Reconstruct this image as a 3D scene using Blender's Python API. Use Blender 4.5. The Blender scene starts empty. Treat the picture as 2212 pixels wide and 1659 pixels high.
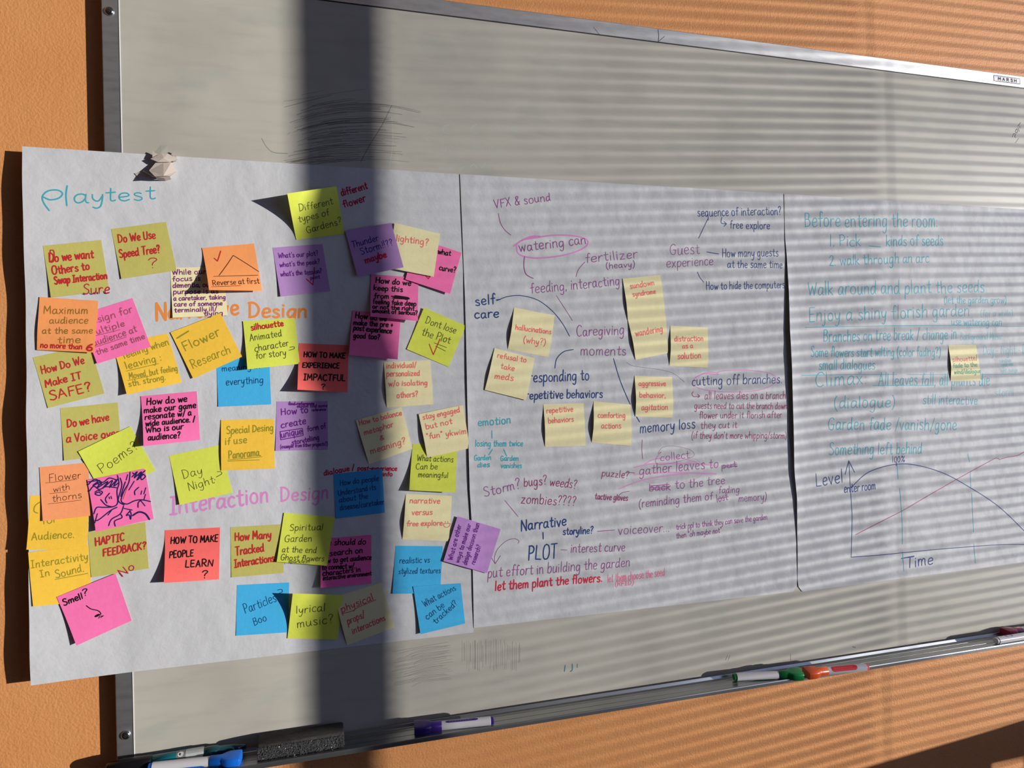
import bpy, bmesh, math, random
from mathutils import Vector, Matrix
random.seed(7)
sc=bpy.context.scene; COL=sc.collection
EYE=1.45                      # height of the camera above the floor; wall millimetres are measured from it
def W3(X,Y,h): return Vector((X/1000,-h/1000,EYE-Y/1000))   # board face is y = 0, the room is at y < 0

# ---------------------------------------------------------------- camera
cam=bpy.data.objects.new('camera',bpy.data.cameras.new('camera')); COL.objects.link(cam)
R=[[0.960942,-0.020813,0.275966],[0.022818,0.999731,-0.004056],[-0.275808,0.010195,0.961159]]; F=1516.21; DIST=1.1581
ax=[Vector((R[0][i],R[2][i],-R[1][i])) for i in range(3)]
M=Matrix.Identity(4)
for i,v in enumerate((ax[0],-ax[1],-ax[2])):
    for j in range(3): M[j][i]=v[j]
M.translation=Vector((0,-DIST,EYE)); cam.matrix_world=M
cam.data.sensor_width=36; cam.data.lens=36*F/2212; cam.data.clip_start=.02
sc.camera=cam
# ---------------------------------------------------------------- light and exposure
sc.view_settings.view_transform='Standard'; sc.view_settings.look='None'
sc.view_settings.gamma=1; sc.view_settings.exposure=0; sc.view_settings.use_curve_mapping=False
sc.cycles.use_denoising=True
wd=bpy.data.worlds.new('dim room'); sc.world=wd; wd.use_nodes=True
wd.node_tree.nodes['Background'].inputs[0].default_value=(.62,.6,.7,1)
wd.node_tree.nodes['Background'].inputs[1].default_value=.03
TOSUN=Vector((1.46,-1,.1)).normalized()
sun=bpy.data.objects.new('low_sun',bpy.data.lights.new('low_sun','SUN')); COL.objects.link(sun)
sun.data.energy=4.7; sun.data.angle=math.radians(.52); sun.data.color=(1,.965,.91)
sun.rotation_euler=TOSUN.to_track_quat('Z','Y').to_euler(); sun.location=(3.5,-2.5,2)
sky=bpy.data.objects.new('sky_light',bpy.data.lights.new('sky_light','AREA')); COL.objects.link(sky)
sky.data.shape='RECTANGLE'; sky.data.size=4.2; sky.data.size_y=2.2; sky.data.energy=36; sky.data.color=(.45,.58,1)
sky.matrix_world=Matrix.Translation((2.78,-2.1,1.65))@Matrix(((0,0,1,0),(1,0,0,0),(0,1,0,0),(0,0,0,1)))

# ---------------------------------------------------------------- helpers
def lin(c): return tuple(((x/255)/12.92 if x/255<=.04045 else ((x/255+.055)/1.055)**2.4) for x in c)
LIT=.9                        # a surface in the sun shows about this share of its own colour
def alb(r,g,b): return tuple(min(.93,x/LIT) for x in lin((r,g,b)))
MATS={}
def mat(name,color,rough=.6,metal=0,spec=.5,bump=None,mottle=None,alpha=None,trans=0,coat=0):
    if name in MATS: return MATS[name]
    m=bpy.data.materials.new(name); m.use_nodes=True; nt=m.node_tree; b=nt.nodes['Principled BSDF']
    b.inputs['Base Color'].default_value=(*color,1); b.inputs['Roughness'].default_value=rough
    b.inputs['Metallic'].default_value=metal; b.inputs['Specular IOR Level'].default_value=spec
    b.inputs['Transmission Weight'].default_value=trans; b.inputs['Coat Weight'].default_value=coat
    if alpha is not None: b.inputs['Alpha'].default_value=alpha
    tc=None
    def coord():
        nonlocal tc
        if tc is None: tc=nt.nodes.new('ShaderNodeTexCoord')
        return tc.outputs['Object']
    last=None
    for (sx,sy,sz),scale,dist,detail in (bump or []):
        mp=nt.nodes.new('ShaderNodeMapping'); nt.links.new(coord(),mp.inputs[0]); mp.inputs['Scale'].default_value=(sx,sy,sz)
        n=nt.nodes.new('ShaderNodeTexNoise'); n.inputs['Scale'].default_value=scale; n.inputs['Detail'].default_value=detail
        nt.links.new(mp.outputs[0],n.inputs['Vector'])
        bp=nt.nodes.new('ShaderNodeBump'); bp.inputs['Distance'].default_value=dist; bp.inputs['Strength'].default_value=1
        nt.links.new(n.outputs['Fac'],bp.inputs['Height'])
        if last: nt.links.new(last.outputs[0],bp.inputs['Normal'])
        last=bp
    if last: nt.links.new(last.outputs[0],b.inputs['Normal'])
    src=None
    for other,scale,lo,hi,amount,stretch in (mottle or []):
        mp=nt.nodes.new('ShaderNodeMapping'); nt.links.new(coord(),mp.inputs[0]); mp.inputs['Scale'].default_value=stretch
        n=nt.nodes.new('ShaderNodeTexNoise'); n.inputs['Scale'].default_value=scale; n.inputs['Detail'].default_value=5
        nt.links.new(mp.outputs[0],n.inputs['Vector'])
        rp=nt.nodes.new('ShaderNodeMapRange'); rp.inputs['From Min'].default_value=lo; rp.inputs['From Max'].default_value=hi; rp.inputs['To Max'].default_value=amount
        nt.links.new(n.outputs['Fac'],rp.inputs[0])
        mx=nt.nodes.new('ShaderNodeMix'); mx.data_type='RGBA'
        nt.links.new(rp.outputs[0],mx.inputs[0])
        if src is None: mx.inputs[6].default_value=(*color,1)
        else: nt.links.new(src,mx.inputs[6])
        mx.inputs[7].default_value=(*other,1); src=mx.outputs[2]
    if src is not None: nt.links.new(src,b.inputs['Base Color'])
    MATS[name]=m; return m
def link(name,me,m,parent=None,loc=None,smooth=False):
    o=bpy.data.objects.new(name,me); COL.objects.link(o)
    if m: me.materials.append(m)
    if loc is not None: o.location=loc
    if parent: o.parent=parent
    if smooth:
        for p in me.polygons: p.use_smooth=True
    return o
def mesh(name,verts,faces,m,parent=None,loc=None,smooth=False):
    me=bpy.data.meshes.new(name); me.from_pydata([tuple(v) for v in verts],[],faces); me.update()
    return link(name,me,m,parent,loc,smooth)
def tag(o,label,cat,group=None):
    o['label']=label; o['category']=cat
    if group: o['group']=group
    return o
def struct(o): o['kind']='structure'; return o
def empty(name,loc):
    o=bpy.data.objects.new(name,None); COL.objects.link(o); o.location=loc; o.empty_display_size=.02; return o
class MB:
    def __init__(s): s.v=[]; s.f=[]
    def box(s,a,b):
        n=len(s.v); x0,y0,z0=a; x1,y1,z1=b
        s.v+=[(x0,y0,z0),(x1,y0,z0),(x1,y1,z0),(x0,y1,z0),(x0,y0,z1),(x1,y0,z1),(x1,y1,z1),(x0,y1,z1)]
        s.f+=[tuple(n+i for i in q) for q in ((0,3,2,1),(4,5,6,7),(0,1,5,4),(1,2,6,5),(2,3,7,6),(3,0,4,7))]; return s
    def loft(s,rings,cap=True):
        n0=len(s.v); k=len(rings[0])
        for r in rings: s.v+=list(r)
        for i in range(len(rings)-1):
            for j in range(k):
                a=n0+i*k+j; b=n0+i*k+(j+1)%k; s.f.append((a,b,b+k,a+k))
        if cap:
            s.f.append(tuple(n0+j for j in range(k))[::-1]); s.f.append(tuple(n0+(len(rings)-1)*k+j for j in range(k)))
        return s
    def build(s,name,m,parent=None,loc=None,smooth=False,bevel=0):
        o=mesh(name,s.v,s.f,m,parent,loc,smooth)
        if bevel:
            bv=o.modifiers.new('bevel','BEVEL'); bv.width=bevel; bv.segments=2; bv.limit_method='ANGLE'
        return o
def sup(x,ry,rz,e=2.0,n=28,cy=0,cz=0):
    'superellipse ring across the local x axis'
    out=[]
    for i in range(n):
        t=2*math.pi*i/n; c,s_=math.cos(t),math.sin(t)
        out.append((x,cy+ry*math.copysign(abs(c)**(2/e),c),cz+rz*math.copysign(abs(s_)**(2/e),s_)))
    return out
# sheets of easel paper taped to the board, in millimetres on the wall: X to the right, Y down from eye height
EDGE={1:(-390.5,-361.0,411.4),2:(250.0,-361.0,406.5),3:(889.0,-361.0,406.5)}
def bump01(s,a,b,c,d):
    if s<=a or s>=d: return 0.0
    if s<b: t=(s-a)/(b-a)
    elif s<=c: return 1.0
    else: t=(d-s)/(d-c)
    return t*t*(3-2*t)
def sheet_h(k,X,Y):
    'distance of the paper in front of the board face, mm'
    xl,y0,y1=EDGE[k]; s=(Y-y0)/(y1-y0)
    h=1.15+0.25*math.sin(X*.031+k)*math.sin(Y*.023+1)+0.15*math.sin(X*.067+Y*.045+k*2)
    if k==1:
        t=max(0.0,(-268-X)/122.0)
        h+=(2.5+5.5*s+1.6*math.sin(Y*.021+.6)+0.9*math.sin(Y*.055))*t**1.25
    elif k==2:
        h+=3.0*bump01(s,.02,.5,.9,1.02)*math.exp(-max(0,X-xl)/22)
    else:
        h+=(6.5*bump01(s,.06,.4,.72,.93)+1.2*bump01(s,.0,.2,.9,1.0))*math.exp(-max(0,X-xl)/20)
    return h
def note_h(lift,bow,layer,u,v):
    w=v*v; wt=(1-v)**2
    return layer*.55+.25+lift[0]*(1-u)*wt+lift[1]*u*wt+lift[2]*u*w+lift[3]*(1-u)*w+bow*math.sin(math.pi*min(1,max(0,v)))**1.0*(1-.45*u)*(.4+.6*min(1,v*1.6))


# ---------------------------------------------------------------- materials
paint=mat('orange_wall_paint',alb(205,142,88),.55,spec=.35,bump=[((1,1,1),280,.0008,3),((1,1,1),80,.0005,2)],mottle=[(alb(198,132,80),9,.35,.7,.6,(1,1,1))])
white_board=mat('whiteboard_enamel',alb(178,174,163),.3,spec=.32,bump=[((1,1,1),500,.00002,2)],
    mottle=[(alb(156,152,143),5,.45,.75,.75,(1,1,1)),(alb(150,158,150),7,.58,.72,.5,(1,1,2)),(alb(150,146,140),30,.5,.85,.5,(.35,1,2.2))])
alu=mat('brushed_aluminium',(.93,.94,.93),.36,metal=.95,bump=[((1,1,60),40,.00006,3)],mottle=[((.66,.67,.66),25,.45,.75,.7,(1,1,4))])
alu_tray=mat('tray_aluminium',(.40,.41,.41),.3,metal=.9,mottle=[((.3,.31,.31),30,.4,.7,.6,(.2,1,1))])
steel=mat('screw_steel',(.55,.56,.58),.16,metal=1)
dark=mat('dark_recess',(.01,.01,.012),.6)
paper=mat('easel_paper',(.585,.59,.605),.75,spec=.2,bump=[((1,1,1),300,.00015,4),((1,1,1),38,.0012,3),((1,1,1),9,.005,2)],mottle=[((.55,.56,.58),120,.4,.7,.6,(1,1,1))])
paper_c=mat('crumpled_easel_paper',(.585,.59,.605),.75,spec=.2,bump=[((1,1,1),300,.00015,4),((1,1,1),40,.0013,3),((1,1,1),14,.005,2)],mottle=[((.55,.56,.58),120,.4,.7,.6,(1,1,1))])
NB=[((1,1,1),350,.00013,3),((1,1,1),60,.0003,2)]
NC=dict(olive=(184,177,96),lime=(206,214,82),amber=(240,190,66),orange=(240,152,92),orangepale=(238,152,102),pink=(250,112,168),magenta=(238,100,168),
    coral=(252,104,98),blue=(66,172,222),bluedark=(58,150,212),purple=(174,134,190),purplepale=(184,138,200),cream=(228,219,172))
NM={k:mat('note_paper_'+k,alb(*c),.7,spec=.2,bump=NB,mottle=[(tuple(x*.93 for x in alb(*c)),150,.4,.7,.6,(1,1,1))]) for k,c in NC.items()}
INKC=dict(red=(178,42,44),crimson=(172,24,62),plum=(112,40,112),brown=(84,46,30),bronze=(140,104,40),mauve=(148,76,96),mustard=(146,136,40),bluepen=(14,62,112),graphite=(74,76,36),
    black=(20,14,18),salmon=(226,108,104),indigo=(58,34,124),violet=(98,30,122),rust=(186,60,36),navydark=(30,28,84),dullred=(208,92,92),green=(70,150,122),
    teal=(62,158,172),tealpale=(128,186,194),orangepen=(224,134,62),pinkpen=(218,140,200),pinkpale=(226,164,208),violetpen=(140,78,134),wine=(142,48,98),navy=(38,60,116),
    redpen=(194,40,66),rosepen=(222,116,146),greypen=(120,118,140),wineline=(164,72,104),scratch=(62,64,66),smudge=(112,108,104),smudge2=(136,131,125),ghost=(186,182,173),ghostgreen=(170,183,173),bluemark=(50,110,132),labelink=(14,14,40))
IA=dict(pinkpale=.75,pinkpen=.85,smudge=.42,smudge2=.36,tealpale=.85)
def ink(k): return mat('ink_'+k,alb(*INKC[k]),.6,spec=.25,alpha=IA.get(k))

# ---------------------------------------------------------------- single stroke hand lettering
G={}
def g(ch,w,*st): G[ch]=(w,[(s[0]=='!',[tuple(map(float,p.split(','))) for p in s.lstrip('!').split()]) for s in st])
BOWL='8,8.2 6,9.9 3,9.3 1.1,6 1.2,2.2 3.2,.1 6,1.6 8,5.2'
g('a',10,BOWL,'8.2,9.6 8,4 8.6,.7 10,.4'); g('b',9.4,'!1,17 1,.3','1,5 3,9.2 6,10 8.3,7.5 8.2,3 6,.2 3,.3 1,2')
g('c',8.6,'8,8.5 5.5,10 2.5,8.6 1,5 2,1.3 5,0 8.1,1.5'); g('d',10,BOWL,'8.4,17 8.1,8 8.2,2 9.4,.2')
g('e',9,'1.2,5 5,5.1 8,6.3 7.4,9 5,10 2.3,8.7 1,5 2,1.4 5,0 8.4,1.6'); g('f',7,'7.8,15.4 6.2,17 4.4,15.6 3.8,10 3.5,0','!.6,9 7,9.5')
g('g',10,BOWL,'8.3,9.6 8.2,2 7.4,-4.6 4.5,-7 1.3,-5'); g('h',9.4,'!1,17 1,0','1,5 3,9 6,10 7.9,8 8,4 8.2,0')
g('i',3.4,'!1.5,9.8 1.5,0','!1.5,13.8 1.7,13'); g('j',4.5,'2.6,9.8 2.7,2 2,-4.5 0,-6.5 -1.5,-5','!2.6,13.8 2.8,13')
g('k',8.5,'!1,17 1,0','!7.5,9.5 1.2,4','!2.6,5 8,0'); g('l',3.4,'!1.3,17 1.6,0')
g('m',13.4,'!1,10 1,0','1,5.5 2.5,9 4.5,10 6,8 6.2,4 6.2,0','6.2,5.5 8,9.3 10,10 11.4,8 11.6,4 12,0')
g('n',9.4,'!1,10 1,0','1,5.5 3,9 5.8,10 7.6,8 7.8,4 8.2,0'); g('o',10,'5,10 2.3,8.7 1,5 2.2,1.2 5,0 7.8,1.3 9,5 7.7,8.8 4.8,10')
g('p',9.4,'!1.2,10 1,-7','1,5 3,9.2 6,10 8.3,7.5 8.2,3 6,.2 3,.3 1,2'); g('q',10,BOWL,'!8.3,9.8 8.2,-7')
g('r',7,'!1.2,10 1.2,0','1.2,5.5 2.8,8.8 5,10 7,9.2'); g('s',8.2,'7.3,8.6 5,10 2.3,9.2 2,7 4.5,5.3 7,3.5 7,1.2 4.3,0 1,1.3')
g('t',7.6,'3.8,15 3.7,4 4.2,.8 6,.3 7.5,1.3','!.4,10 7.3,10.4'); g('u',10,'1,10 1.1,4 2.3,.6 5,.3 7.2,3 8,9.8','8,9.8 8,3 9.2,.2')
g('v',8.6,'!.8,10 4.3,0 8,10'); g('w',12.4,'!.8,10 3.4,0 6.2,8.6 9,0 11.8,10'); g('x',8.6,'!1,10 7.8,0','!7.6,10 .8,0')
g('y',9,'.8,10 1.2,5 3,2.2 5.5,2.8 7.8,9.5','7.9,10 7.3,2 6,-4.5 3.5,-7 1,-5.5'); g('z',8.8,'!1,9.7 7.5,9.7 1,.3 8,.3')
g('A',11.5,'!.5,0 5.5,17 10.5,0','!2.3,6 8.8,6.3'); g('B',10.5,'!1,17 1,0','.6,17 6,16.8 8,14 6.5,10 1.2,9','1.2,9 7,8.7 9.5,5 7.5,1 .8,0')
g('C',11,'10,14.5 7.5,17 4,16 1.5,12 1,7 2.8,1.7 6.5,0 10,2'); g('D',12,'!1.2,17 1.2,0','.2,16.8 5.5,16.5 10,12.5 10.5,7 7.5,1.8 .8,0')
g('E',10,'!9,17 1.2,17 1.2,0 9,.3','!1.2,8.8 7.8,9'); g('F',9.5,'!9.4,17 1.2,16.8','!1.2,17 1.2,0','!1.2,9 7.5,9.2')
g('G',12,'10,14.5 7.5,17 4,16 1.5,12 1,7 2.8,1.7 6.5,0 9.7,1.5 10.3,7','!6.3,7.5 11.5,7.5'); g('H',11.5,'!1,17 1,0','!10,17 10,0','!1,8.8 10,9')
g('I',8,'!4,17 4,0','!1,17 7,17','!.8,0 7.2,.1'); g('J',8,'6.5,17 6.5,4 5,.5 2.5,.3 1,3'); g('K',10.6,'!1.2,17 1.2,0','!9.4,17 1.5,7.5','!3.2,9 10,0')
g('L',9.6,'!1.2,17 1.2,.3 9,0'); g('M',13.6,'!1,0 1.8,17 6.5,5 11.3,17 12.3,0'); g('N',11.4,'!1,0 1.2,17 9.8,0 10,17')
g('O',12.3,'6,17 2.5,15 1,8.5 2.5,2 6,0 9.7,2 11,8.5 9.5,15 5.8,17'); g('P',10,'!1.2,17 1.2,0','.6,16.7 6,17 9.3,13.5 7.3,9 1.2,8')
g('R',10.8,'!1.2,17 1.2,0','.6,16.7 6,17 9.3,13.5 7.3,9 1.2,8','!4,8.3 10,0'); g('S',10.4,'9,14.8 6.3,17 2.7,16 1.8,12.5 5,9.3 8.8,6.5 9,2.5 5.5,0 1,1.8')
g('T',11.2,'!.3,16.8 11,17','!5.8,17 5.6,0'); g('U',11.2,'1,17 1,6 2.5,1 5.5,0 9,1.5 10,7 10,17'); g('V',11,'!.5,17 5.5,0 10.5,17')
g('W',15.3,'!.5,17 4,0 7.5,12.5 11,0 14.5,17'); g('X',10,'!1,17 9.5,0','!9.5,17 .8,0'); g('Y',10,'!.5,17 5,9 9.8,17','!5,9 5,0'); g('Z',10.5,'!1,17 9.5,17 .8,0 10,0')
g('0',9,'4.5,17 1.8,14 1,8.5 2,2 4.5,0 7,2 8,8.5 7,15 4.3,17'); g('1',4,'!2,17 2,0'); g('2',9.6,'1,13.5 3,16.8 6.8,16.3 8,12.5 5,6 1,.5','!1,.5 9,.3')
g('6',9,'7.5,16.5 4,13.5 1.4,8 1.2,3 4,0 7.3,1.5 7.8,5.5 5.5,8.5 2.5,7.5 1.2,4'); g('%',12,'!10,17 2,0','3,17 1,14.5 3,12 5,14.5 3,17','9.2,5 7.3,2.5 9.2,0 11,2.5 9.2,5')
g('.',3,'!1.4,.9 1.6,0'); g(',',3,'!1.8,1.2 .8,-2.2'); g('?',8.6,'1,14 3,17 6.5,16.5 7.5,13.5 5,9.5 4,6.2 4,4.6','!4,.9 4.2,0')
g('!',3.6,'!2.4,17 1.7,5','!1.4,.9 1.5,0'); g('(',5.5,'4.8,18 2,13 1.2,7 2.2,1 4.8,-4'); g(')',5.5,'.8,18 3.4,13 4.2,7 3.2,1 .6,-4')
g('/',7,'!6.5,18 .6,-2'); g('&',10.4,'9.5,0 3,12 3.5,16 6,16.5 6.8,13.5 2,6.5 1.2,2.5 3.5,0 6.5,1 9.3,6.5'); g("'",2.6,'!1.6,17 1.2,13.5')
g('"',4.6,'!1.2,17 1,13.5','!3.4,17 3.1,13.5'); g(':',3,'!1.4,8.6 1.6,7.8','!1.4,.9 1.6,0'); g('-',7.5,'!.8,6 6.6,6.3'); g('+',8,'!4,9.5 4,2','!.6,5.8 7.4,5.8')
def spline(p,n=5):
    if len(p)<3: return p
    out=[]; q=[p[0]]+list(p)+[p[-1]]
    for i in range(1,len(q)-2):
        a,b,c,d=q[i-1:i+3]
        for k in range(n):
            t=k/n
            out.append(tuple(.5*(2*b[j]+(c[j]-a[j])*t+(2*a[j]-5*b[j]+4*c[j]-d[j])*t*t+(3*b[j]-a[j]-3*c[j]+d[j])*t**3) for j in (0,1)))
    out.append(q[-2]); return out
def letters(text,rnd):
    'strokes of a written line in font units, and its length'
    x=0; out=[]
    for ch in text:
        if ch==' ': x+=6.2; continue
        w,sts=G[ch]; dy=rnd.uniform(-.5,.5); sx=rnd.uniform(.93,1.06); sy=rnd.uniform(.94,1.07); tw=rnd.uniform(-.05,.05)
        for straight,p in sts:
            out.append((straight,[(x+px*sx+tw*py+rnd.uniform(-.16,.16),dy+py*sy+rnd.uniform(-.16,.16)) for px,py in p]))
        x+=w*sx+1.7
    return out,max(1,x-1.7)
class Ribbon:
    'flat pen strokes laid on a surface; P(a,b,lift) gives the point in space'
    def __init__(s,P): s.P=P; s.v=[]; s.f=[]; s.k=0
    def line(s,p,w,lift=.12):
        h=w/2; s.k+=1; lift+=.004*(s.k%9)
        q=[p[0]]
        for t in p[1:]:
            if math.hypot(t[0]-q[-1][0],t[1]-q[-1][1])>h*.05: q.append(t)
        if len(q)<2: q.append((q[0][0]+h*.2,q[0][1]))
        L=[];Rr=[]
        for i,t in enumerate(q):
            a=q[max(0,i-1)]; b=q[min(len(q)-1,i+1)]; dx,dy=b[0]-a[0],b[1]-a[1]; n=math.hypot(dx,dy) or 1e-9
            nx,ny=-dy/n,dx/n; hh=h*(1 if 0<i<len(q)-1 else .85)
            L.append((t[0]+nx*hh,t[1]+ny*hh)); Rr.append((t[0]-nx*hh,t[1]-ny*hh))
        def cap(c,prev):
            dx,dy=c[0]-prev[0],c[1]-prev[1]; n=math.hypot(dx,dy) or 1e-9; dx/=n; dy/=n
            return [(c[0]+h*.85*(dx*math.cos(a)-dy*math.sin(a)),c[1]+h*.85*(dy*math.cos(a)+dx*math.sin(a))) for a in (-.9,-.3,.3,.9)]
        n0=len(s.v); m=len(q)
        for t in L+Rr: s.v.append(s.P(t[0],t[1],lift))
        for i in range(m-1): s.f.append((n0+i,n0+m+i,n0+m+i+1,n0+i+1))
        for c,pv,e in ((q[-1],q[-2],m-1),(q[0],q[1],0)):
            k0=len(s.v); cc=cap(c,pv)
            for t in cc: s.v.append(s.P(t[0],t[1],lift))
            ring=[n0+m+e]+[k0+i for i in range(4)]+[n0+e]
            if e==0: ring=[n0+e]+[k0+i for i in range(4)]+[n0+m+e]
            s.f.append(tuple(ring))
    def path(s,p,w,smooth,lift=.12):
        p=[tuple(t) for t in p]
        if smooth: s.line(spline(p),w,lift)
        else:
            for a,b in zip(p,p[1:]):
                s.line([(a[0]+(b[0]-a[0])*k/6,a[1]+(b[1]-a[1])*k/6) for k in range(7)],w,lift)
    def text(s,t,a,b,xh,w,rnd,lift=.12,down=1,slant=.06):
        st,ln=letters(t,rnd); dx,dy=b[0]-a[0],b[1]-a[1]; L=math.hypot(dx,dy); ex=(dx/L,dy/L); ey=(ex[1],-ex[0])
        kx=L/ln; ky=xh/10
        for straight,p in st:
            q=[(a[0]+ex[0]*(x*kx+slant*y*ky)+ey[0]*y*ky,a[1]+ex[1]*(x*kx+slant*y*ky)+ey[1]*y*ky) for x,y in p]
            s.path(q,w*rnd.uniform(.9,1.08),not straight,lift)
def write(P,items,seed,lift=.12):
    'one ribbon per ink colour'
    rnd=random.Random(seed); by={}
    for it in items:
        c=it[-1] if isinstance(it[0],str) else it[2]
        rb=by.setdefault(c,Ribbon(P)); lf=lift-(.05 if c in ('pinkpen','pinkpale') else 0)
        if isinstance(it[0],str): rb.text(it[0],(it[1],it[2]),(it[3],it[4]),it[5],it[6],rnd,lf)
        else: rb.path(it[0],it[1],it[3],lf)
    return by

# ---------------------------------------------------------------- the room
WY=.018                       # the wall is this far behind the board face
wb=MB().box((-2.2,WY,0),(2.62,WY+.12,2.8)).build('wall_back',paint); struct(wb)
floor_m=mat('grey_floor',(.12,.115,.11),.6,mottle=[((.09,.088,.085),6,.4,.7,.8,(1,1,1))])
ceil_m=mat('ceiling_tile',(.5,.5,.48),.9,mottle=[((.42,.42,.4),40,.4,.7,.6,(1,1,1))])
struct(MB().box((-2.2,-4.5,-.1),(2.62,WY+.12,0)).build('floor',floor_m))
struct(MB().box((-2.2,-4.5,2.8),(2.62,WY+.12,2.9)).build('ceiling',ceil_m))
XW=2.5; wr=MB()
Z0,Z1=.5,2.62; YA,YB_,YC,YD=-.1,-1.668,-1.738,-4.2
wr.box((XW,-4.5,0),(XW+.12,WY-.002,Z0)); wr.box((XW,-4.5,Z1),(XW+.12,WY-.002,2.8)); wr.box((XW,YA,Z0),(XW+.12,WY-.002,Z1)); wr.box((XW,-4.5,Z0),(XW+.12,YD,Z1))
struct(wr.build('wall_right',mat('right_wall_paint',alb(205,142,88),.6)))
frame_m=mat('window_frame_paint',(.3,.3,.3),.5)
wf=MB(); wf.box((XW+.02,YC,Z0),(XW+.06,YB_,Z1)); wf.box((XW+.02,-.9415,Z0),(XW+.0215,-.940,Z1))
for a,b in ((YA,YB_),(YC,YD)):
    wf.box((XW+.02,b,Z0),(XW+.08,a,Z0+.03)); wf.box((XW+.02,b,Z1-.03),(XW+.08,a,Z1))
struct(wf.build('window_1',frame_m))
def blind(ya,yb,rise,tilt,label):
    root=empty('window_blind',(XW-.03,(ya+yb)/2,Z1)); tag(root,label,'window blind','blinds in the near window')
    white=mat('blind_slat_paint',(.75,.75,.74),.4)
    MB().box((-.02,-(ya-yb)/2,-.035),(.02,(ya-yb)/2,0)).build('head_rail',white,root)
    m=MB(); z=-.05; hw=.0125
    while z>-(Z1-Z0)+.02:
        n0=len(m.v)
        for yy in (ya,yb):
            dz=rise*((ya+yb)/2-yy)
            for k in (-1,-.33,.33,1):
                x=k*hw*math.cos(tilt); zz=z+dz+k*hw*math.sin(tilt)+.0016*(1-k*k)
                m.v+=[(x,yy-(ya+yb)/2,zz),(x,yy-(ya+yb)/2,zz-.0004)]
        for k in range(3):
            a=n0+2*k; b=a+8
            m.f+=[(a,a+2,b+2,b),(a+1,b+1,b+3,a+3)]
        m.f+=[(n0,n0+8,n0+9,n0+1),(n0+6,n0+7,n0+15,n0+14)]
        z-=.0216
    o=m.build('slat',white,root); o['kind']='stuff'
    MB().box((-.012,-(ya-yb)/2,-(Z1-Z0)+.0),(.012,(ya-yb)/2,-(Z1-Z0)+.015)).build('bottom_rail',white,root)
blind(-.115,-.929,.055,math.radians(-5),'white slatted blind in the window half nearer the board')
blind(-.931,-1.607,.0,math.radians(-10),'white slatted blind in the window half beside the mullion')
# unseen table added beside the window to shade the wall low down at the right
tb=empty('shadow_table',(2.14,-.33,0)); tag(tb,'unseen dark wooden table added to cast the low wall shadow','table')
wood=mat('dark_table_wood',(.1,.06,.04),.4,mottle=[((.06,.035,.02),8,.4,.7,.8,(1,8,8))])
MB().box((-.24,-.24,.672),(.24,.24,.722)).build('tabletop',wood,tb,bevel=.004)
for sx in (-1,1):
    for sy in (-1,1): MB().box((sx*.21-.022,sy*.21-.022,0),(sx*.21+.022,sy*.21+.022,.672)).build('leg',wood,tb,bevel=.003)

MB().box((-.238,-.238,.58),(-.12,-.08,.672)).build('shadow_block',wood,tb,bevel=.003)  # block added under the top to deepen the shadow on the wall

# ---------------------------------------------------------------- the whiteboard
BX0,BX1,BT,BB=-285.3,2153,-652,566
wbd=empty('whiteboard',W3(900,-40,0)); tag(wbd,'long grey-white whiteboard with an aluminium frame on the orange wall','whiteboard')
OFF=wbd.location.copy()
def wbox(X0,X1,Ya,Yb,h0,h1):
    a=W3(X0,Yb,h1)-OFF; b=W3(X1,Ya,h0)-OFF; return tuple(a),tuple(b)
MB().box(*wbox(-264,2130,-628,556,-15,0)).build('panel',white_board,wbd)
MB().box(*wbox(BX0,BX1,BT,-626,-18,.4)).build('frame_rail',alu,wbd,bevel=.0012)
MB().box(*wbox(BX0,-262,-626,BB,-18,.4)).build('frame_rail',alu,wbd,bevel=.0012)
MB().box(*wbox(2130,BX1,-626,BB,-18,.4)).build('frame_rail',alu,wbd,bevel=.0012)
MB().box(*wbox(-262,2130,-627.2,-625.2,-2,.5)).build('dark_edge_strip',dark,wbd)  # thin dark strip along the rail's inner edge
MB().box(*wbox(-262.2,-261.0,-625,547,-2,.5)).build('sunlit_edge',mat('sunlit_edge_white',(.8,.8,.78),.4),wbd)  # white strip paints in the sun caught along the board's left edge
MB().box(*wbox(-263.2,-262.2,-625,556,-2,.45)).build('dark_edge_strip',dark,wbd)
# marker tray, one extruded profile (distance from the board, Y)
prof=[(-18,546.9),(.5,546.9),(1,546.4),(8.4,543.1),(9.2,543.2),(11.2,547.6),(12,548),(22,548),(22.3,549.2),(23.3,549.2),(23.6,548),(38,548),(38.3,549.2),(39.3,549.2),(39.6,548),(51.4,548),(52,547.3),(52.8,547),(54.4,547),(55.2,547.6),(55.5,549.2),(55.5,554.2),(54.5,554.8),(53,554.8),(52.4,552.8),(-18,552.8)]
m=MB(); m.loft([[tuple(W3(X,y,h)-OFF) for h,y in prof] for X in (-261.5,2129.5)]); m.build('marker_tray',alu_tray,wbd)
def screw(X,Y):
    c=W3(X,Y,.4)-OFF; m=MB(); rings=[]
    for r,hh in ((6.8,0),(6.6,1.2),(5.6,2.6),(3.8,3.6),(1.8,4.0),(.3,4.1)):
        rings.append([(c.x+r/1000*math.cos(t*math.pi/12),c.y-hh/1000,c.z+r/1000*math.sin(t*math.pi/12)) for t in range(24)])
    m.loft(rings); s=m.build('screw',steel,wbd,smooth=True)
    k=MB(); k.box((c.x-.0026,c.y-.0044,c.z-.0006),(c.x+.0026,c.y-.0034,c.z+.0006)); k.box((c.x-.0006,c.y-.0045,c.z-.0026),(c.x+.0006,c.y-.0034,c.z+.0026)); k.build('cross_slot',dark,s)
screw(-274.5,-569.5); screw(-272.5,500.5)
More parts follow.
